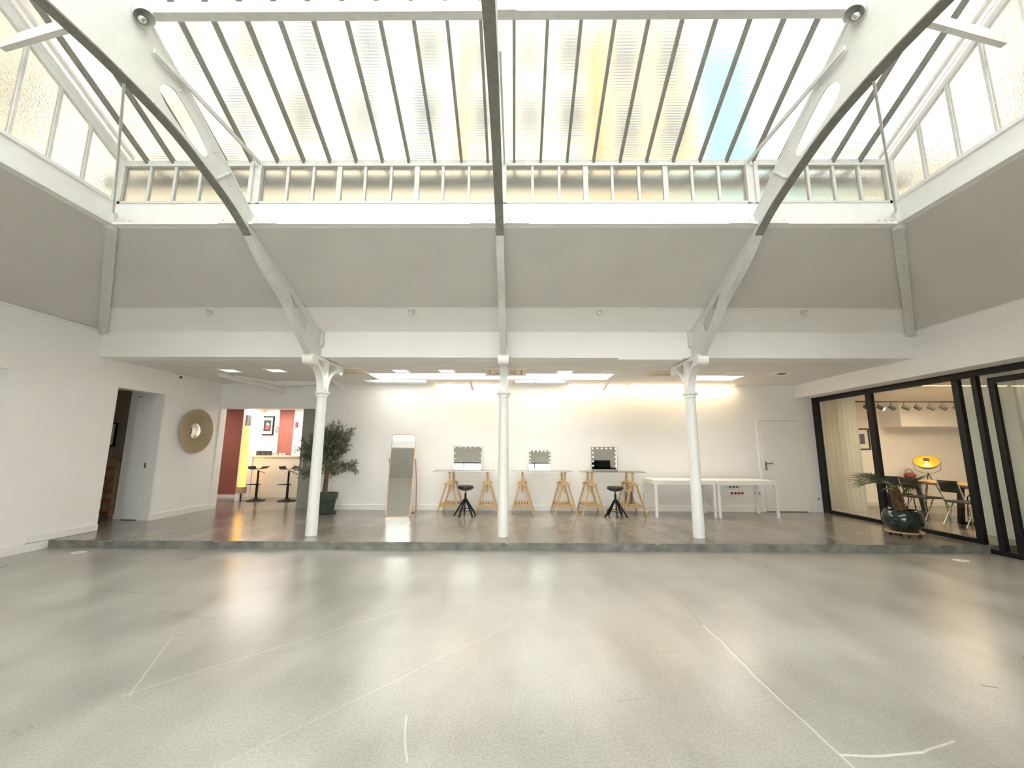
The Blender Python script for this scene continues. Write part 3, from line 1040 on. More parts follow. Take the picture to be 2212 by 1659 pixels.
# ------------------------------------------------------------------ doors
dr = sempty('door_1', (6.215, YB, S))
fr = B()
for a in ((-.535, -.475, 0, 2.08), (.475, .535, 0, 2.08)):
    fr.box(a[0], a[1], -.018, -.001, a[2], a[3])
fr.box(-.535, .535, -.018, -.001, 2.08, 2.14)
obj('frame', fr, M_WALL, dr)
obj('leaf', B().box(-.468, .468, -.03, -.0, .012, 2.072), M_TRIM, dr)
obj('gap', B().box(-.475, .475, -.004, 0, 0, 2.08), M_DARK, dr)
h = B().box(-.425, -.385, -.042, -.03, .93, 1.13).cyl((-.405, -.04, 1.09), (-.405, -.09, 1.09), .011, n=10)
hd = obj('handle_plate', h, M_BRUSH, dr)
obj('lever', B().cyl((-.405, -.085, 1.09), (-.28, -.085, 1.09), .012, n=10).sphere((-.285, -.085, 1.09), .018, 10), M_BRUSH, hd)
for z in (.22, 1.06, 1.72, 1.92):
    obj('hinge', B().cyl((.478, -.036, z), (.478, -.036, z + .11), .011, n=8), M_TRIM, dr)

dl_ = sempty('door_2', (XL - .235, 8.20, S))
obj('leaf', B().box(-.36, -.0, .04, .08, .02, 2.40), M_TRIM, dl_)
obj('seam', B().box(-.375, -.36, .06, .115, 0, 2.42), M_ACG, dl_)
obj('jamb', B().box(.0, .235, -.02, .012, 0, 2.45), M_TRIM, dl_)
obj('latch', B().box(.012, .045, -.026, -.02, 1.0, 1.09), M_BRUSH, dl_)

# sliding door leaf behind the kitchen opening
sd = thing('sliding_door', 'grey-green sliding door leaf behind the olive tree, half across the kitchen opening', 'sliding door', (-4.86, 10.02, S), 0)
obj('leaf', B().box(-.32, .42, -.018, .018, .01, 2.42), M_DARKGLASS, sd)
obj('handle', B().cyl((-.22, -.06, .9), (-.22, -.06, 1.42), .014, n=10).cyl((-.22, -.06, .96), (-.22, -.015, .96), .01, n=8).cyl((-.22, -.06, 1.36), (-.22, -.015, 1.36), .01, n=8), M_BRUSH, sd)

# ------------------------------------------------------------------ ceiling fixtures on the stage
dl_labs = ('leftmost square white downlight in the stage ceiling', 'square white downlight left of the left column', 'square white downlight over the standing mirror, the left of a pair',
           'square white downlight between standing mirror and first make-up desk', 'square white downlight over the middle make-up desk', 'square downlight, warm-tinted, over the right make-up desk',
           'square downlight with dim face, right of the right column', 'rightmost square downlight, with a dark centre')
for k, (x, y) in enumerate(((-5.69, 8.02), (-4.76, 8.0), (-2.28, 8.02), (-1.36, 8.01), (.99, 8.08), (1.89, 8.09), (4.43, 8.18), (5.37, 8.2))):
    t_ = thing('downlight', dl_labs[k], 'downlight', (x, y, ZC), 0, 'square downlights in the stage ceiling')
    b = B()
    for a in ((-.17, -.14, -.17, .17), (.14, .17, -.17, .17), (-.14, .14, -.17, -.14), (-.14, .14, .14, .17)):
        b.box(*a, -.012, 0)
    obj('bezel', b, M_PLASTIC, t_)
    obj('lens', B().box(-.14, .14, -.14, .14, -.006, -.001), M_PANELLED if k < 5 else M_PLASTIC, t_)
    if k == 7:
        obj('socket', B().cyl((0, 0, -.012), (0, 0, -.006), .08, n=16), M_DARK, t_)
for x, y, lab in ((-3.42, 8.0, 'ceiling air-conditioning cassette beside the left column'), (-.195, 8.02, 'ceiling air-conditioning cassette behind the middle column'), (3.02, 8.08, 'ceiling air-conditioning cassette beside the right column')):
    t_ = thing('air_conditioner', lab, 'air conditioner', (x, y, ZC), 0, 'ceiling air-conditioning cassettes')
    b = B()
    for a in ((-.42, -.33, -.32, .32), (.33, .42, -.32, .32), (-.33, .33, -.32, -.25), (-.33, .33, .25, .32)):
        b.box(*a, -.03, 0)
    obj('frame', b, M_CREAM, t_)
    b = B()
    for a in ((-.30, -.20, -.22, .22), (.20, .30, -.22, .22)):
        b.box(*a, -.02, -.001)
    obj('louvre', b, M_CREAM, t_)
    obj('grille', B().box(-.33, .33, -.25, .25, -.012, -.001), M_ACG, t_)
    b = B()
    for j in range(6):
        b.box(-.19, .19, -.17 + j * .06, -.15 + j * .06, -.022, -.012)
    obj('slat', b, M_CREAM, t_)['kind'] = 'stuff'
for (x0, x1, y, z, m, lab) in ((-3.0, 2.0, 8.97, ZC + .12, M_FILLC, 'long glowing light bar added in the wide rooflight recess'),
                            (-3.3, -2.1, 9.47, ZC + .05, M_FILLC, 'short white light bar added in the rooflight over the standing mirror'),
                            (.03, 1.15, 9.47, ZC + .05, M_FILLC, 'short white light bar added in the rooflight over the middle make-up desk'),
                            (3.76, 4.76, 9.03, ZC + .12, M_FILLC, 'short light bar added in the rooflight right of the right column')):
    t_ = thing('rooflight_fill_bar', lab, 'light bar', ((x0 + x1) / 2, y, z), 0, 'light bars added in the rooflight recesses')  # glowing bars added to brighten the rooflight recesses
    hx = (x1 - x0) / 2
    obj('housing', B().box(-hx, hx, .012, .035, -.03, .03), M_PLASTIC, t_)
    obj('diffuser', B().box(-hx + .02, hx - .02, -.012, .012, -.022, .022), m, t_)
for (x0, x1) in ((-1.9, -.3), (1.25, 2.6), (2.7, 5.2)):
    t_ = thing('cove_light', {-1.9: 'warm strip light on the wall top between standing mirror and middle column', 1.25: 'warm strip light on the wall top over the right make-up desk', 2.7: 'warm strip light on the wall top over the white tables'}[x0], 'strip light', ((x0 + x1) / 2, 9.64, ZC - .014), 0, 'warm strip lights at the top of the back wall')
    hx = (x1 - x0) / 2
    obj('profile', B().box(-hx, hx, -.03, .03, .0, .014), M_CREAM, t_)
    obj('diffuser', B().box(-hx + .02, hx - .02, -.022, .022, -.008, .0), M_LEDW, t_)
sc_cam = thing('security_camera', 'small white security camera at the top of the left wall', 'camera', (XL, 8.38, ZC - .06), 0)
obj('mount', B().box(0, .03, -.05, .05, -.03, .05), M_PLASTIC, sc_cam)
obj('body', B().cyl((.02, 0, 0), (.15, -.06, -.03), .042, n=18), M_PLASTIC, sc_cam, True)
obj('lens', B().cyl((.148, -.059, -.029), (.156, -.063, -.031), .026, n=16), M_DARK, sc_cam)

# ------------------------------------------------------------------ left wall: round woven mirror
rm = thing('round_mirror', 'round mirror in a wide woven raffia rim on the left wall', 'mirror', (XL, 9.03, 1.87))
mt = Matrix.Rotation(R(90), 4, 'Y')
obj('rim', B().lathe([(.165, .03), (.17, .045), (.22, .05), (.34, .06), (.47, .085), (.478, .08), (.47, .072), (.34, .04), (.2, .0), (.165, .0)], 64, mt), M_RAFFIA, rm, True)
ry = B()
for i in range(96):
    a = 2 * PI * i / 96
    ry.tube([(.052, .17 * math.cos(a), .17 * math.sin(a)), (.066, .34 * math.cos(a), .34 * math.sin(a)), (.09, .472 * math.cos(a), .472 * math.sin(a))], .003, 4)
obj('woven_strands', ry, M_RAFFIA, rm)['kind'] = 'stuff'
mg = B().lathe([(.0001, .06), (.06, .057), (.12, .050), (.168, .036), (.168, .01), (.0001, .01)], 48, mt, cap=False)
obj('mirror_glass', mg, M_MIRROR, rm, True)

# corridor: framed print and bottle rack
def picture(name, label, w, h, loc, rz, art, mat_w=.07, fr_w=.03, d=.035):
    t_ = thing(name, label, 'picture', loc, rz)
    b = B()
    for a in ((-w / 2, -w / 2 + fr_w, -h / 2 + fr_w, h / 2 - fr_w), (w / 2 - fr_w, w / 2, -h / 2 + fr_w, h / 2 - fr_w), (-w / 2, w / 2, -h / 2, -h / 2 + fr_w), (-w / 2, w / 2, h / 2 - fr_w, h / 2)):
        b.box(a[0], a[1], -d, 0, a[2], a[3])
    obj('frame', b, M_BLACK, t_)
    obj('mat_board', B().box(-w / 2 + fr_w, w / 2 - fr_w, -.012, -.002, -h / 2 + fr_w, h / 2 - fr_w), M_MAT, t_)
    art(t_)
    return t_


def art1(t):
    obj('print', B().box(-.09, .09, -.015, -.012, -.16, .16), mat('ochre_print', (.55, .42, .25), .8, noise=.5, scale=12), t)
    obj('printed_shape', B().box(-.04, .06, -.017, -.015, -.09, .10), M_DARK, t)


def art2(t):
    obj('print', B().box(-.105, .105, -.015, -.012, -.16, .16), M_DARK, t)
    p = obj('printed_shape', B().poly(smoothpts([(-.045, -.10), (.045, -.10), (.055, -.02), (.04, .01), (-.02, .015), (-.045, -.03)], 4), [], .003, lambda a, b, w: (a, -.0165 + w, b)), mat('printed_red', (.75, .09, .06), .8, noise=.2), t)
    obj('printed_shape', B().poly(smoothpts([(-.03, .02), (.045, .01), (.05, .05), (.01, .09), (-.03, .08)], 4), [], .003, lambda a, b, w: (a, -.0165 + w, b)), mat('printed_grey', (.55, .5, .45), .8, noise=.3), t)


def art3(t):
    obj('print', B().box(-.11, .11, -.015, -.012, -.13, .13), mat('blue_grey_print', (.10, .11, .15), .7, noise=.6, scale=9), t)


picture('framed_print', 'black-framed print seen through the left doorway', .48, .50, (-8.695, 8.72, 1.77), 0, art1)
picture('framed_print', 'deep black frame with a red figure on black, on the kitchen wall', .40, .55, (-7.235, 12.0, 2.15), 0, art2, d=.06)
picture('framed_print', 'black-framed dark print behind the sheer curtain in the meeting room', .46, .55, (9.05, 10.95, 1.80), 0, art3)
rk = thing('bottle_rack', 'narrow wooden rack of bottles on the floor behind the left doorway', 'bottle rack', (-8.24, 8.55, S))
obj('back_board', B().box(-.14, .14, .0, .02, 0, 1.12), M_OAK, rk)
obj('side_rail', B().box(-.15, -.13, -.10, .02, 0, 1.14), M_OAK, rk)
obj('side_rail', B().box(.13, .15, -.10, .02, 0, 1.14), M_OAK, rk)
obj('top_rail', B().box(-.15, .15, -.10, .02, 1.12, 1.14), M_OAK, rk)
mats_b = B().lathe([(.001, 0), (.036, .002), (.038, .02), (.038, .14), (.03, .17), (.014, .20), (.013, .245), (.016, .25), (.016, .262), (.001, .263)], 20, Matrix.Rotation(R(90), 4, 'Y') @ Matrix.Translation((0, 0, -.13))).mesh('bottle', M_BOTTLE, True)
for k in range(5):
    o = bpy.data.objects.new('wine_bottle', mats_b)
    COL.objects.link(o)
    o.location = (-8.24, 8.495, S + .12 + k * .215)
    tag(o, ('lowest', 'second lowest', 'middle', 'second highest', 'topmost')[k] + ' amber bottle lying in the rack behind the left doorway', 'bottle', 'bottles in the corridor rack')
    obj('peg', B().box(-.12, .12, -.10, .0, .073 + k * .215, .081 + k * .215), M_OAK, rk)

# ------------------------------------------------------------------ kitchen
lt = thing('tube_lamp', 'tall glowing yellow tube lamp hanging at the kitchen corner', 'lamp', (-7.226, 11.1, .33))
obj('tube', B().cyl((0, 0, .16), (0, 0, 1.76), .082, n=28), M_TUBEY, lt, True)
obj('top_cap', B().cyl((0, 0, 1.76), (0, 0, 2.0), .07, n=24).cyl((0, 0, 2.0), (0, 0, 2.05), .085, n=24), M_BRUSH, lt, True)
obj('hanger', B().cyl((0, 0, 2.05), (0, 0, 2.29), .03, n=12), M_PLASTIC, lt)
obj('base_box', B().box(-.085, .085, -.085, .085, .0, .16), M_OAK, lt)
obj('base_rod', B().cyl((0, 0, -.22), (0, 0, .0), .02, n=10), M_DARK, lt)
ct = thing('bar_counter', 'cream kitchen bar counter behind two black stools', 'counter', (-6.4, 11.78, S))
obj('front_panel', B().box(-.91, 1.95, -.16, -.12, .06, 1.15), M_CREAM, ct)
obj('worktop', B().box(-.93, 1.95, -.18, .20, 1.15, 1.19), M_CREAM, ct)
obj('toe_kick', B().box(-.93, 1.95, -.13, .18, 0, .06), M_CREAM, ct)
obj('side_panel', B().box(-.91, -.87, -.12, .18, .06, 1.15), M_CREAM, ct)
random.seed(5)
for k in range(3):
    t_ = thing('tea_tin', ('left', 'middle', 'right')[k] + ' of three black tins on the kitchen counter', 'tin', (-7.23 + k * .14, 11.72, S + 1.19), 0, 'black tins on the counter')
    obj('body', B().box(-.055, .055, -.05, .05, 0, .11), M_DARK, t_)
    obj('lid', B().box(-.057, .057, -.052, .052, .11, .125), M_BLACK, t_)
for k in range(4):
    t_ = thing('small_cup', ('leftmost', 'second', 'third', 'rightmost')[k] + ' of four small cups on the kitchen counter, right of the tins', 'cup', (-6.82 + k * .1, 11.70, S + 1.19), 0, 'cups on the counter')
    obj('bowl', B().lathe([(.02, 0), (.025, .004), (.036, .05), (.038, .07), (.034, .07), (.022, .012)], 18), (M_COPPER if k < 2 else M_PLASTIC), t_, True)
    obj('foot', B().cyl((0, 0, 0), (0, 0, .006), .022, n=14), M_PLASTIC, t_)
tag(obj('wall_socket', B().box(-6.99, -6.90, 11.985, 12.0, 1.38 + .0, 1.47).box(-6.975, -6.95, 11.98, 11.986, 1.41, 1.44).box(-6.94, -6.915, 11.98, 11.986, 1.41, 1.44), M_PLASTIC), 'white double socket above the kitchen counter', 'socket')
for (x, z, lab) in ((-6.955, 2.04, 'red fire-alarm sign beside the framed red figure'), (-6.38, 2.18, 'dark red sign on the grey kitchen wall by the sliding door')):
    t_ = thing('fire_sign', lab, 'sign', (x, 12.0, z), 0)
    obj('plate', B().box(-.045, .045, -.008, 0, -.08, .08), M_SIGNR, t_)
    obj('symbol', B().box(-.03, .0, -.010, -.008, .02, .06).box(.012, .03, -.010, -.008, -.05, .05).box(-.03, .0, -.010, -.008, -.06, -.02), M_PLASTIC if x < -6.5 else M_DARK, t_)
def bar_stool(x, label):
    t_ = thing('bar_stool', label, 'bar stool', (x, 11.28, S), 0, 'black bar stools at the counter')
    obj('base', B().lathe([(.001, .0), (.225, .0), (.228, .012), (.20, .022), (.08, .045), (.035, .09), (.03, .11), (.001, .11)], 36), M_BLACK, t_, True)
    obj('column', B().cyl((0, 0, .10), (0, 0, .46), .032, n=18).cyl((0, 0, .46), (0, 0, .80), .025, n=18), M_BLACK, t_, True)
    obj('footrest', B().tube([(0, -.03, .44), (-.14, -.10, .44), (-.17, -.2, .44), (.17, -.2, .44), (.14, -.10, .44), (0, -.03, .44)], .011, 8), M_BLACK, t_)
    b = B()
    b.grid(lambda u, v: ((v - .5) * .40, -.17 + .34 * u, .83 + .05 * (abs(v - .42) * 2) ** 3 + (.05 if v < .03 else 0)), 4, 14)
    g = bmesh.ops.solidify(b.bm, geom=b.bm.faces[:], thickness=.045)
    obj('seat', b, M_BLACKF, t_, True)
    obj('lever', B().tube([(.03, 0, .78), (.12, -.02, .76), (.2, -.02, .72)], .007, 6), M_BLACK, t_)
    return t_


bar_stool(-6.93, 'black gas-lift bar stool next to the yellow tube lamp')
bar_stool(-6.10, 'black gas-lift bar stool next to the sliding door')

# ------------------------------------------------------------------ olive tree
ol = thing('olive_tree', 'potted olive tree behind the left column', 'olive tree', (-4.15, 9.20, S))
obj('pot', B().lathe([(.001, .03), (.20, .03), (.245, .30), (.25, .305), (.262, .305), (.285, .425), (.282, .43), (.265, .43), (.26, .40), (.001, .40)], 40), M_GREENPOT, ol, True)
obj('saucer', B().lathe([(.001, 0), (.24, 0), (.27, .035), (.262, .04), (.235, .012), (.001, .012)], 40), M_DARK, ol, True)
obj('soil', B().lathe([(.001, .415), (.255, .412), (.255, .40), (.001, .40)], 24, cap=False), M_SOIL, ol)
random.seed(21)
trunk = B().tube([(-.01, 0, .39), (0, .01, .6), (.01, 0, .85), (.02, .01, 1.05), (.035, 0, 1.25)], [.062, .048, .043, .042, .034], 12)
br_ = B()
leaves = B()


def leaf(b, p, d, ln, wd, up):
    d = d.normalized()
    s_ = d.cross(up)
    if s_.length < 1e-3:
        s_ = d.cross(Vector((1, 0, 0)))
    s_.normalize()
    a = b.bm.verts.new(p)
    c = b.bm.verts.new(p + d * ln)
    l_ = b.bm.verts.new(p + d * ln * .5 + s_ * wd)
    r_ = b.bm.verts.new(p + d * ln * .5 - s_ * wd)
    b.bm.faces.new((a, l_, c, r_))


def rv():
    return Vector((random.uniform(-1, 1), random.uniform(-1, 1), random.uniform(-1, 1)))


def twig(p, d, ln, r0, depth):
    n = 5
    pts = [p.copy()]
    dd = d.normalized()
    for k in range(n):
        dd = (dd + rv() * .16 + Vector((0, 0, .05 if depth < 2 else -.04))).normalized()
        pts.append(pts[-1] + dd * ln / n)
    br_.tube(pts, [r0 * (1 - .8 * k / n) for k in range(n + 1)], 4 if depth else 6)
    if depth >= 1:
        for k in range(1, n + 1):
            for q in range(2):
                ld = (dd * .6 + rv()).normalized()
                leaf(leaves, pts[k] + rv() * .008, ld, random.uniform(.04, .062), random.uniform(.006, .01), rv())
    if depth < 2:
        for k in range(2, n + 1):
            for q in range(2 if depth == 0 else 2):
                twig(pts[k], (dd + rv() * .75).normalized(), ln * random.uniform(.45, .62), r0 * .5, depth + 1)


for k in range(23):
    a = 2 * PI * k / 23 * 2.6 + random.uniform(-.3, .3)
    z0 = random.uniform(.80, 1.25)
    el = random.uniform(-.15, .95) if k < 14 else random.uniform(.9, 1.35)
    d = Vector((math.cos(a) * math.cos(el), .5 * math.sin(a) * math.cos(el), math.sin(el)))
    twig(Vector((.02, 0, z0)), d, random.uniform(.36, .52), .012, 0)
for b_ in (leaves, br_):
    for v in b_.bm.verts:
        if v.co.y > .35:
            v.co.y = .35 + .19 * math.tanh((v.co.y - .35) / .3)
obj('trunk', trunk, M_BARK, ol, True)
obj('branches', br_, M_BARK, ol)
fo = obj('foliage', leaves, M_OLIVE, ol)
fo['kind'] = 'stuff'

# ------------------------------------------------------------------ standing mirror
sm = thing('standing_mirror', 'tall leaning floor mirror in a thin rose-gold frame', 'mirror', (-2.435, 8.84, S), R(2.0))
tilt = Matrix.Rotation(R(-9.0), 4, 'X')
outer = rrect(-.262, .262, .0, 1.72, .07)
inner = rrect(-.248, .248, .014, 1.706, .058)
obj('frame', B().poly(outer, [inner], .03, lambda a, b, w: tuple(tilt @ Vector((a, w, b)))), M_COPPER, sm)
obj('mirror_glass', B().poly(inner, [], .006, lambda a, b, w: tuple(tilt @ Vector((a, w - .004, b)))), M_MIRROR, sm)
obj('backing', B().poly(rrect(-.25, .25, .012, 1.708, .06), [], .006, lambda a, b, w: tuple(tilt @ Vector((a, w + .006, b)))), M_OAK, sm)
pz = 1.17
py = math.sin(R(9)) * pz
leg = [(-.282, py, pz + .02), (-.282, py + .22, pz * .55), (-.278, .47, .05), (-.24, .485, .012), (.24, .485, .012), (.278, .47, .05), (.282, py + .22, pz * .55), (.282, py, pz + .02)]
obj('support_leg', B().tube(leg, .011, 8), M_COPPER, sm, True)
for sx in (-1, 1):
    obj('pivot', B().cyl((sx * .255, py, pz), (sx * .295, py, pz), .014, n=10), M_COPPER, sm)

# ------------------------------------------------------------------ make-up desks
def trestle_meshes():
    d = {}
    yf, yb = -.30, .30
    legs = []
    for y in (yf, yb):
        for sx in (-1, 1):
            legs.append(B().bar((sx * .245, y * 1.0, .0), (sx * .05, y * .92, .66), .028, .045, (0, 1, 0)).mesh('leg', M_PINE))
    d['leg'] = legs
    d['cross_piece'] = [B().box(-.10, .10, y * .92 - .04, y * .92 + .04 * 1, .62, .655).mesh('cross_piece', M_PINE) for y in (yf, yb)]
    d['beam'] = [B().box(-.055, .055, -.25, .25, .655, .685).mesh('beam', M_PINE)]
    d['post'] = [B().box(-.019, .019, y - .019, y + .019, .46, .888).mesh('post', M_PINE) for y in (-.21, .21)]
    d['top_rail'] = [B().box(-.025, .025, -.30, .30, .875, .899).mesh('top_rail', M_PINE)]
    d['shelf_rail'] = [B().box(-.20, .20, y * .985 - .012, y * .985 + .012, .155, .20).mesh('shelf_rail', M_PINE) for y in (yf, yb)]
    d['slat'] = [B().box(-.19 + k * .063, -.155 + k * .063, -.29, .29, .20, .214).mesh('slat', M_PINE) for k in range(6)]
    return d


TM = trestle_meshes()
tr_labs = ('pine trestle under the left make-up desk, left end', 'pine trestle under the left make-up desk, right end beside the middle column',
           'pine trestle under the middle make-up desk, left end beside the middle column', 'pine trestle under the middle make-up desk, right end',
           'pine trestle under the right make-up desk, left end', 'pine trestle with a metal bin on its shelf, under the right make-up desk')
TY = 9.40
for k, (x, rz) in enumerate(((-1.42, -.05), (-.62, .04), (.165, -.03), (1.075, .05), (1.665, .04), (2.545, .05))):
    t_ = thing('trestle', tr_labs[k], 'trestle', (x, TY, S), rz, 'pine trestles of the make-up desks')
    for nme, lst in TM.items():
        for me in lst:
            obj(nme, me, None, t_)
for x0, x1, lab in ((-1.80, -.47, 'glass desk top on pine trestles, left of the middle column'), (-.10, 1.28, 'glass desk top on pine trestles, right of the middle column'), (1.46, 2.83, 'glass desk top on pine trestles beside the white tables')):
    t_ = thing('glass_desk_top', lab, 'desk', ((x0 + x1) / 2, TY, S + .90), 0, 'glass make-up desk tops')
    obj('glass_sheet', B().box(-(x1 - x0) / 2, (x1 - x0) / 2, -.31, .31, 0, .008, bev=.002), M_GLASST, t_)
    eb = B()
    hx = (x1 - x0) / 2
    for a in ((-hx, hx, -.313, -.309), (-hx, hx, .309, .313), (-hx - .003, -hx, -.31, .31), (hx, hx + .003, -.31, .31)):
        eb.box(*a, 0, .008)
    obj('edge', eb, M_BRUSH, t_)
ZD = S + .909


def vanity(x0, x1, h, y, rz, lab, frame_m, bulb_m, nside, tilt_=0.0):
    w = x1 - x0
    t_ = thing('vanity_mirror', lab, 'mirror', ((x0 + x1) / 2, y, ZD), rz, 'lamp-rimmed make-up mirrors on the desks')
    b = B()
    f = .012
    for a in ((-w / 2, -w / 2 + f, .03 + f, h - f), (w / 2 - f, w / 2, .03 + f, h - f), (-w / 2, w / 2, h - f, h), (-w / 2, w / 2, .03, .03 + f)):
        b.box(a[0], a[1], -.02, .02, a[2], a[3])
    obj('frame', b, frame_m, t_)
    obj('mirror_glass', B().box(-w / 2 + f, w / 2 - f, -.012, -.006, .03 + f, h - f), M_MIRROR, t_)
    obj('back_panel', B().box(-w / 2 + f, w / 2 - f, -.004, .018, .03 + f, h - f), M_PLASTIC, t_)
    obj('base', B().box(-w / 2 + .01, w / 2 - .01, -.06, .06, 0, .03, bev=.004), frame_m, t_)
    bm_ = B().sphere((0, 0, 0), .019, 12).cyl((0, .006, 0), (0, .02, 0), .012, n=10).mesh('bulb', bulb_m, True)
    ps = [(-w / 2 + .038 + (w - .076) * k / 5, h - .038) for k in range(6)]
    for k in range(1, nside + 1):
        for sx in (-1, 1):
            ps.append((sx * (w / 2 - .038), h - .038 - k * (h - .10) / (nside + .6)))
    for px, pz_ in ps:
        piece('bulb', bm_, t_, (px, -.030, pz_))
    if tilt_:
        rt = Matrix.Rotation(R(-tilt_), 4, 'X')
        for ch in [o for o in COL.objects if o.parent == t_ and not o.name.startswith('base')]:
            ch.matrix_local = rt @ Matrix.Translation(ch.location)


vanity(-1.40, -.755, .545, 9.46, R(1), 'grey-framed make-up mirror with unlit bulbs on the left desk', M_BRUSH, M_BULBO, 3, 4.9)
vanity(.30, .81, .47, 9.46, R(-2), 'smaller white-framed make-up mirror with bulbs on the middle desk', M_PLASTIC, M_BULBW, 4, 4.9)
vanity(1.72, 2.305, .54, 9.46, R(0), 'make-up mirror with white bulbs reflecting a black sofa, on the right desk', M_BRUSH, M_BULBW, 4)


def stool(x, y, rz, lab):
    t_ = thing('swivel_stool', lab, 'stool', (x, y, S), rz, 'black swivel stools at the desks')
    obj('seat', B().lathe([(.001, .545), (.12, .545), (.165, .56), (.172, .585), (.165, .612), (.14, .622), (.001, .626)], 36), M_BLACKF, t_, True)
    obj('seat_plate', B().lathe([(.001, .515), (.05, .515), (.11, .545), (.001, .545)], 24), M_BLACK, t_, True)
    obj('handle_ring', B().tube([(.13 * math.cos(a * PI / 12), .13 * math.sin(a * PI / 12), .535) for a in range(24)], .006, 6, True), M_CHROME, t_)
    obj('spindle', B().cyl((0, 0, .34), (0, 0, .52), .013, n=14).cyl((0, 0, .28), (0, 0, .46), .023, n=16), M_BLACK, t_, True)
    for k in range(5):
        a = 2 * PI * k / 5 + .3
        c, s_ = math.cos(a), math.sin(a)
        obj('leg', B().bar((c * .02, s_ * .02, .345), (c * .235, s_ * .235, .008), .024, .032), M_BLACK, t_)
        obj('foot', B().cyl((c * .235, s_ * .235, 0), (c * .235, s_ * .235, .012), .018, n=10), M_DARK, t_)
    obj('foot_ring', B().tube([(.178 * math.cos(a * PI / 18), .178 * math.sin(a * PI / 18), .125) for a in range(36)], .008, 6, True), M_BLACK, t_)


stool(-1.05, 8.96, .2, 'black round swivel stool at the left make-up desk')
stool(2.11, 8.93, .5, 'black round swivel stool at the right make-up desk')
bn = thing('metal_bin', 'dark metal bin on the shelf of the rightmost trestle', 'bin', (2.52, 9.42, S + .215))
obj('body', B().lathe([(.001, 0), (.085, 0), (.088, .01), (.09, .27), (.084, .27), (.08, .02), (.001, .015)], 28), M_BRUSH, bn, True)
obj('rim', B().tube([(.088 * math.cos(a * PI / 12), .088 * math.sin(a * PI / 12), .27) for a in range(24)], .005, 6, True), M_CHROME, bn)
obj('lid', B().lathe([(.001, .275), (.07, .272), (.085, .268), (.001, .262)], 24), M_BRUSH, bn, True)

# ------------------------------------------------------------------ white tables
def white_table(x0, x1, y0, y1, lab):
    t_ = thing('white_table', lab, 'table', ((x0 + x1) / 2, (y0 + y1) / 2, S), 0, 'white tables by the back wall')
    hx, hy = (x1 - x0) / 2, (y1 - y0) / 2
    obj('tabletop', B().box(-hx, hx, -hy, hy, .735, .755, bev=.004), M_TRIM, t_)
    ap = B()
    for sy in (-1, 1):
        ap.box(-hx + .05, hx - .05, sy * hy - (.02 if sy > 0 else 0), sy * hy + (.02 if sy < 0 else 0), .67, .735)
    for sx in (-1, 1):
        ap.box(sx * hx - (.02 if sx > 0 else 0), sx * hx + (.02 if sx < 0 else 0), -hy + .05, hy - .05, .67, .735)
    obj('apron', ap, M_TRIM, t_)
    for sx in (-1, 1):
        for sy in (-1, 1):
            pts = [(0, .735), (.085, .735), (.075, .685), (.058, .655), (.05, .62), (.044, .0), (0, 0)]
            b = B().poly([(sx * (hx - p[0]), p[1]) for p in pts], [], .05, lambda a, bb, w, sy=sy: (a, sy * (hy - .026) + w, bb))
            obj('leg', b, M_TRIM, t_)


white_table(2.93, 4.19, 8.87, 9.62, 'white square-legged table behind the right column')
white_table(4.22, 5.46, 8.83, 9.58, 'white square-legged table in front of the white door')
# sockets
sk = thing('socket_panel', 'wall panel of four red sockets under the right white table', 'socket', (5.10, YB, .52))
obj('plate', B().box(-.16, .17, -.008, 0, -.06, .06), M_PLASTIC, sk)
for k in range(4):
    obj('socket', B().cyl((-.115 + k * .08, -.008, 0), (-.115 + k * .08, -.014, 0), .028, n=16), mat('red_socket', (.25, .02, .02), .5) if k == 0 else bpy.data.materials['red_socket'], sk)
sk = thing('socket_panel', 'small grey data-socket panel above the red sockets', 'socket', (5.06, YB, .66))
obj('plate', B().box(-.16, .17, -.008, 0, -.045, .045), M_PLASTIC, sk)
for k in range(3):
    obj('data_port', B().box(-.13 + k * .08, -.08 + k * .08, -.012, -.008, -.015, .015), M_DARK, sk)
sk = thing('double_socket', 'white double socket beside the white door frame', 'socket', (5.57, YB, .52))
obj('plate', B().box(-.09, .09, -.008, 0, -.045, .045), M_PLASTIC, sk)
for k in range(2):
    obj('socket', B().cyl((-.045 + k * .09, -.008, 0), (-.045 + k * .09, -.013, 0), .026, n=16), M_ACG, sk)
sk = thing('single_socket', 'white single socket beside the black glass partition', 'socket', (6.95, YB, .40))
obj('plate', B().box(-.042, .042, -.012, 0, -.042, .042), M_PLASTIC, sk)
obj('socket', B().cyl((0, -.012, 0), (0, -.016, 0), .026, n=16), M_ACG, sk)
# floor plates
for x, y, lab in ((-6.3, 6.2, 'small pale floor plate near the left end of the step'), (6.16, 6.04, 'small pale floor plate near the glass partition')):
    t_ = thing('floor_plate', lab, 'floor plate', (x, y, 0), 0, 'floor plates')
    obj('disc', B().cyl((0, 0, -.0), (0, 0, .004), .085, n=24), M_PLASTIC, t_)
    obj('screw', B().cyl((0, 0, .004), (0, 0, .006), .012, n=10), M_BRUSH, t_)

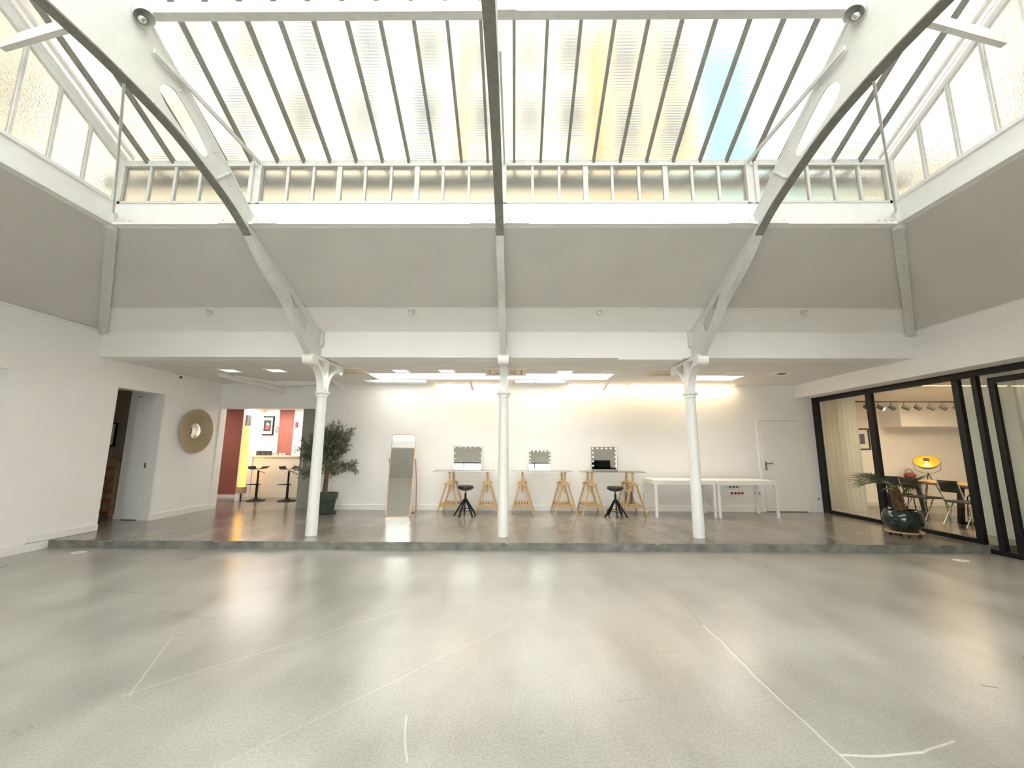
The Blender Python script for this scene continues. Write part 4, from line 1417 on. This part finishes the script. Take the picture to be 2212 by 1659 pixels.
# ------------------------------------------------------------------ meeting room contents
def curtain(name, label, pts_fn, n, z0, z1, parent_loc, folds, amp):
    t_ = thing(name, label, 'curtain', parent_loc, 0, 'sheer curtains')
    b = B()

    def fn(u, v):
        p, nrm = pts_fn(u)
        wob = amp * (math.sin(u * folds * 2 * PI) + .35 * math.sin(u * folds * 4.7 + 1.3 + v * 1.2)) * (.6 + .4 * (1 - v))
        q = p + nrm * wob
        return (q.x, q.y, z0 + (z1 - z0) * v)
    b.grid(fn, n, 10)
    bmesh.ops.solidify(b.bm, geom=b.bm.faces[:], thickness=.004)
    obj('cloth', b, M_SHEER, t_, True)
    p0, _ = pts_fn(0)
    p1, _ = pts_fn(1)
    obj('curtain_rail', B().bar((p0.x, p0.y, z1 + .012), (p1.x, p1.y, z1 + .012), .03, .02), M_PLASTIC, t_)


def seg(p, q):
    p, q = Vector(p), Vector(q)
    d = (q - p).normalized()
    return lambda u: (p + (q - p) * u, Vector((-d.y, d.x, 0)))


curtain('sheer_curtain', 'gathered cream sheer curtain behind the leftmost glass pane', seg((.30, 1.15, 0), (.06, -.42, 0)), 160, .03, 2.56, (7.38, 9.44, S), 9, .045)
curtain('sheer_curtain', 'drawn cream sheer curtain behind the sliding glass door', seg((.0, 1.78, 0), (.0, -1.3, 0)), 200, .03, 2.62, (7.30, 4.55, .02), 14, .04)
tk = thing('track_light', 'black ceiling track of spotlights in the meeting room', 'track light', (9.1, 9.5, 2.60))
obj('track', B().box(-1.25, 1.6, -.018, .018, -.0, .03), M_BLACK, tk)
obj('suspension', B().cyl((-1.0, 0, .03), (-1.0, 0, .14), .006, n=6).cyl((1.3, 0, .03), (1.3, 0, .14), .006, n=6), M_BLACK, tk)
for k in range(9):
    x = -1.02 + k * .29
    sp = obj('spot_head', B().cyl((x, 0, 0), (x, 0, -.08), .008, n=8).cyl((x - .01, .03, -.09), (x + (.06 if k % 2 else .02), -.06, -.16), .042, .045, n=16), M_DARK, tk)
    if k in (0, 1):
        obj('lens', B().cyl((x + .02 + .04 * (k % 2), -.062, -.161), (x + .021 + .041 * (k % 2), -.066, -.164), .036, n=16), M_SPOT, sp)
mt_ = thing('meeting_table', 'long oak table with black steel loop legs in the meeting room', 'table', (9.02, 8.85, S))
obj('tabletop', B().box(-.48, .48, -1.35, 1.3, .70, .74, bev=.004), wood('dark_oak', (.25, .15, .08), (.33, .21, .12), (12, 1, 12)), mt_)
for y in (-.52, 1.0):
    b = B()
    b.bar((-.30, y, .70), (-.40, y, .0), .09, .06, (0, 1, 0)).bar((.30, y, .70), (.40, y, .0), .09, .06, (0, 1, 0)).box(-.42, .42, y - .03, y + .03, 0, .035).box(-.36, .36, y - .03, y + .03, .66, .70)
    obj('loop_leg', b, M_BLACK, mt_)


def chair(x, y, rz, lab, frame_m):
    t_ = thing('meeting_chair', lab, 'chair', (x, y, S), rz, 'dark chairs around the meeting table')
    # local: faces +Y
    obj('seat', B().box(-.21, .21, -.20, .20, .43, .465, bev=.012), M_BLACKF, t_)
    b = B()
    b.grid(lambda u, v: ((u - .5) * .42, -.215 - .03 * math.sin(u * PI) - .06 * v, .62 + .22 * v), 8, 3)
    bmesh.ops.solidify(b.bm, geom=b.bm.faces[:], thickness=.02)
    obj('backrest', b, M_BLACKF, t_, True)
    for sx in (-1, 1):
        obj('side_frame', B().tube([(sx * .20, -.28, .83), (sx * .21, -.22, .55), (sx * .215, -.20, .46), (sx * .215, .17, .455), (sx * .215, .21, .42), (sx * .225, .25, .01)], .011, 8), frame_m, t_, True)
        obj('leg', B().tube([(sx * .215, -.02, .45), (sx * .22, -.26, .01)], .011, 8), frame_m, t_, True)


chair(8.45, 9.45, R(-60), 'black-framed meeting chair nearest the palm', M_BLACK)
chair(8.42, 8.80, R(-88), 'chrome-framed meeting chair on the near side, middle of the table', M_CHROME)
chair(8.38, 7.95, R(-95), 'chrome-framed meeting chair half hidden by the black post', M_CHROME)
chair(9.86, 8.9, R(90), 'meeting chair on the far side of the table, tucked in, nearer the lamp', M_BLACK)
chair(9.86, 8.1, R(90), 'meeting chair on the far side of the table, nearer the black post', M_BLACK)
fl_ = thing('dish_lamp', 'tripod lamp with a glowing gold dish behind the meeting table', 'lamp', (10.05, 10.30, S), R(-44))
obj('dish', B().lathe([(.001, .0), (.09, .01), (.17, .05), (.225, .115), (.235, .15), (.228, .15), (.215, .12), (.16, .062), (.085, .022), (.001, .012)], 40, Matrix.Translation((0, 0, 1.02)) @ Matrix.Rotation(R(38), 4, 'X')), [M_GOLD], fl_, True)
obj('shell', B().lathe([(.001, -.008), (.09, .002), (.172, .043), (.228, .11), (.239, .15), (.236, .15), (.222, .113), (.168, .05), (.09, .009), (.001, -.001)], 40, Matrix.Translation((0, 0, 1.02)) @ Matrix.Rotation(R(38), 4, 'X')), M_BRUSH, fl_, True)
q_ = Matrix.Translation((0, 0, 1.02)) @ Matrix.Rotation(R(38), 4, 'X')
obj('bulb', B().sphere(q_ @ Vector((0, -.03, .07)), .035, 14), M_BULBY, fl_, True)
obj('bulb_shield', B().lathe([(.03, .12), (.062, .125), (.066, .15), (.058, .16), (.001, .165)], 20, q_ @ Matrix.Translation((0, .06, .0)), cap=False), M_BRUSH, fl_, True)
obj('yoke', B().tube([tuple(q_ @ Vector((-.245, 0, .12))), (-.22, .0, .93), (-.1, 0, .86), (0, 0, .85), (.1, 0, .86), (.22, 0, .93), tuple(q_ @ Vector((.245, 0, .12)))], .006, 6), M_BRUSH, fl_, True)
for k in range(3):
    a = 2 * PI * k / 3 + 2.0
    obj('leg', B().cyl((0, 0, .86), (.30 * math.cos(a), .30 * math.sin(a), .0), .010, n=8), M_DARK, fl_)
rb = thing('red_bag', 'small dark red cloth bag on the far end of the meeting table', 'bag', (9.28, 9.95, S + .742))
obj('body', B().sphere((0, 0, .07), .11, 14, (1.2, .8, .66)), M_REDC, rb, True)
obj('strap', B().tube([(-.1, 0, .09), (-.07, .02, .19), (.0, .02, .23), (.07, .02, .19), (.1, 0, .09)], .008, 6), M_DARK, rb)

# ------------------------------------------------------------------ palm on a trolley
tr_ = thing('plant_trolley', 'round wooden plant trolley on castors under the palm', 'trolley', (6.47, 7.18, S))
obj('board', B().cyl((0, 0, .058), (0, 0, .075), .25, n=40), M_OAK, tr_)
for k in range(4):
    a = PI / 4 + k * PI / 2 + .3
    c, s_ = .19 * math.cos(a), .19 * math.sin(a)
    w_ = obj('castor', B().box(c - .02, c + .02, s_ - .015, s_ + .015, .035, .058), M_OAK, tr_)
    obj('wheel', B().cyl((c, s_ - .012, .022), (c, s_ + .012, .022), .022, n=16), M_DARK, w_)
pm_ = thing('potted_palm', 'fan palm in a glossy dark green bowl pot by the glass partition', 'palm', (6.47, 7.18, S + .075))
obj('pot', B().lathe([(.001, 0), (.17, 0), (.18, .005), (.25, .10), (.272, .18), (.262, .26), (.225, .33), (.21, .34), (.20, .335), (.21, .31), (.001, .30)], 44), M_GLAZE, pm_, True)
obj('soil', B().lathe([(.001, .306), (.205, .304), (.205, .30), (.001, .30)], 24, cap=False), M_SOIL, pm_)
random.seed(9)
tk_ = B().tube([(-.02, 0, .29), (-.035, 0, .40), (-.05, 0, .52), (-.065, 0, .64), (-.075, 0, .72)], [.085, .078, .072, .068, .05], 14)
obj('trunk', tk_, M_FIBRE, pm_, True)
fb = B()
for k in range(60):
    a = random.uniform(0, 2 * PI)
    z = random.uniform(.32, .72)
    cx = -.02 - .055 * (z - .29) / .43
    r0 = .078 - .02 * (z - .3)
    p = Vector((cx + r0 * math.cos(a), r0 * math.sin(a), z))
    leaf(fb, p, Vector((math.cos(a) * .5, math.sin(a) * .5, 1)), random.uniform(.04, .09), .012, Vector((-math.sin(a), math.cos(a), 0)))
obj('fibre', fb, M_FIBRE, pm_)['kind'] = 'stuff'


def frond(az, el, stalk, size, droop, nseg=16, spread=95, roll=0.0):
    b = B()
    base = Vector((-.075, 0, .70))
    d = Vector((math.cos(az) * math.cos(el), math.sin(az) * math.cos(el), math.sin(el)))
    mid = base + d * stalk * .6 + Vector((0, 0, .02))
    tip = base + d * stalk + Vector((0, 0, -.02))
    b.tube([base, mid, tip], [.009, .007, .006], 5)
    side = d.cross(Vector((0, 0, 1))).normalized()
    up = side.cross(d).normalized()
    rot = Quaternion(d, roll)
    side, up = rot @ side, rot @ up
    for i in range(nseg):
        t = (i / (nseg - 1) - .5) * 2
        a = R(spread) * t
        dd = (d * math.cos(a) + side * math.sin(a) + up * .15 * (1 - abs(t))).normalized()
        ln = size * (1 - .32 * abs(t)) * random.uniform(.92, 1.05)
        w = .0115
        n = dd.cross(up).normalized()
        v0 = b.bm.verts.new(tip)
        m0 = tip + dd * ln * .55 + Vector((0, 0, -droop * ln * .15))
        e0 = tip + dd * ln + Vector((0, 0, -droop * ln * .55))
        ml, mr, mc = b.bm.verts.new(m0 + n * w + up * .006), b.bm.verts.new(m0 - n * w + up * .006), b.bm.verts.new(m0)
        e = b.bm.verts.new(e0)
        b.bm.faces.new((v0, ml, mc))
        b.bm.faces.new((v0, mc, mr))
        b.bm.faces.new((ml, e, mc))
        b.bm.faces.new((mc, e, mr))
    return obj('frond', b, M_PALM, pm_)


frond(R(182), .34, .34, .50, .35, 18, 62, R(35))
frond(R(168), .55, .20, .34, .3, 14, 70, R(20))
frond(R(6), .16, .26, .42, .55, 18, 70, R(-35))
frond(R(-8), .38, .22, .48, .2, 12, 55, R(-20))
frond(R(-95), .35, .16, .26, .6, 14, 85)
frond(R(95), .5, .16, .28, .5, 14, 85)
frond(R(215), .1, .2, .22, .9, 12, 70)

# ------------------------------------------------------------------ sofa seen only in the right make-up mirror
sf = thing('tufted_sofa', 'black tufted leather sofa reflected in the right make-up mirror', 'sofa', (3.6, YO + .46, 0))
obj('seat', B().box(-.95, .95, -.25, .42, .14, .44, bev=.04), M_BLACKF, sf)
bk = B()
bk.grid(lambda u, v: (-.95 + 1.9 * u, -.22 + .045 * abs(math.sin(u * 9 * PI) * math.sin(v * 3 * PI)), .40 + .60 * v), 72, 18)
bmesh.ops.solidify(bk.bm, geom=bk.bm.faces[:], thickness=.16)
obj('backrest', bk, M_BLACKF, sf, True)
for sx in (-1, 1):
    obj('armrest', B().box(sx * 1.03 - .09, sx * 1.03 + .09, -.3, .42, .1, .66, bev=.05), M_BLACKF, sf)
    for y in (-.25, .36):
        obj('leg', B().cyl((sx * .9, y, 0), (sx * .9, y, .14), .025, n=12), M_DARK, sf)

# ------------------------------------------------------------------ outside, seen blurred through the patterned glass
gt = struct('gutter', B().box(BX0 - .5, BX1 + .5, BY1 + .22, BY1 + .36, 4.95, 5.08), M_SLATE)
bar_ext = B()
for i in range(1, NP):
    x = x0g + st * i
    bar_ext.bar((x, BY1 + .03, ZE + .04), (x, BY1 + .3, ZE - .03), .03, .05)
obj('bracket', bar_ext, M_SLATE, gt)['kind'] = 'stuff'


def building(x0, x1, y, z1, m, lab, rows, cols, wm=M_WIN):
    t_ = thing('building', lab, 'building', ((x0 + x1) / 2, y, 0))
    hx = (x1 - x0) / 2
    obj('wall', B().box(-hx, hx, 0, 5, -.2, z1), m, t_)
    rf = B().poly([(-hx - .1, z1), (hx + .1, z1), (hx - .1, z1 + 1.6), (-hx + .1, z1 + 1.6)], [], 4.6, lambda a, b, w: (a, 2.5 + w, b))
    obj('roof', rf, M_SLATE, t_)
    wmsh = B().box(-.5, .5, -.06, .02, 0, 1.7).mesh('window', wm)
    for r_ in range(rows):
        for c in range(cols):
            x = -hx + (c + .5) * 2 * hx / cols
            z = z1 - 2.6 - r_ * 2.9
            if z > 5.5:
                piece('window', wmsh, t_, (x, 0, z))


struct('ground', B().box(-24, 24, -9, 22, -.45, -.2), M_SLATE)
building(-16, -2.2, 13.5, 18.5, M_BUILD, 'cream building blurred behind the left half of the skylight', 4, 6)
building(-2.0, 3.0, 14.2, 19.0, M_BUILD, 'cream building blurred behind the middle of the skylight', 4, 3)
building(3.2, 6.5, 13.2, 17.5, M_BUILDO, 'ochre building blurred behind the right half of the skylight', 3, 2)
tp = thing('scaffold_sheet', 'blue tarpaulin sheet blurred behind the right roof panes', 'tarpaulin', (8.0, 13.4, 0))
obj('sheet', B().grid(lambda u, v: (-1.3 + 2.4 * u, .12 * math.sin(u * 14), 3 + 14.0 * v), 24, 6), M_TARP, tp, True)
obj('pole', B().cyl((-1.3, .15, -.2), (-1.3,   .15, 17.2), .05, n=8).cyl((1.1, .15, -.2), (1.1,   .15, 17.2), .05, n=8), M_SLATE, tp)
for xs_, rz_, lab in ((-12.5, R(90), 'cream building blurred behind the left gable'), (12.9, R(-90), 'cream building blurred behind the right gable')):
    t_ = thing('building', lab, 'building', (xs_, 3, 0), rz_)
    obj('wall', B().box(-7, 7, 0, .0 + 4, -.2, 15.0), M_BUILD, t_)
    obj('roof', B().box(-7.1, 7.1, .2, 4.1, 15.0, 16.2), M_SLATE, t_)
    wmsh_ = B().box(-.5, .5, -.06, .02, 0, 1.7).mesh('window', M_WIN)
    for r_ in range(3):
        for c_ in range(5):
            piece('window', wmsh_, t_, (-5.6 + c_ * 2.8, 0, 12.2 - r_ * 2.9))
building(9.3, 18, 12.5, 10.2, M_BUILD, 'cream building blurred at the far right of the skylight', 2, 4)

# ------------------------------------------------------------------ area lamps without fixtures: ceiling lights and an added kitchen fill
def area(name, loc, sx, sy, power, col, rot=(0, 0, 0)):
    l = bpy.data.lights.new(name, 'AREA')
    l.shape = 'RECTANGLE'
    l.size, l.size_y = sx, sy
    l.energy = power
    l.color = col
    o = bpy.data.objects.new(name, l)
    COL.objects.link(o)
    o.location = loc
    o.rotation_euler = rot
    return o


area('kitchen_ceiling_lamp', (-6.7, 11.2, 2.6), 1.2, .5, 45, (1, .95, .86))
area('kitchen_side_fill', (-8.8, 11.0, 2.6), .5, .5, 14, (1, .95, .86))  # unseen fill added to brighten the red wall on the left
area('meeting_room_lamp', (9.3, 8.4, 2.70), 1.6, 1.6, 110, (1, .74, .48))
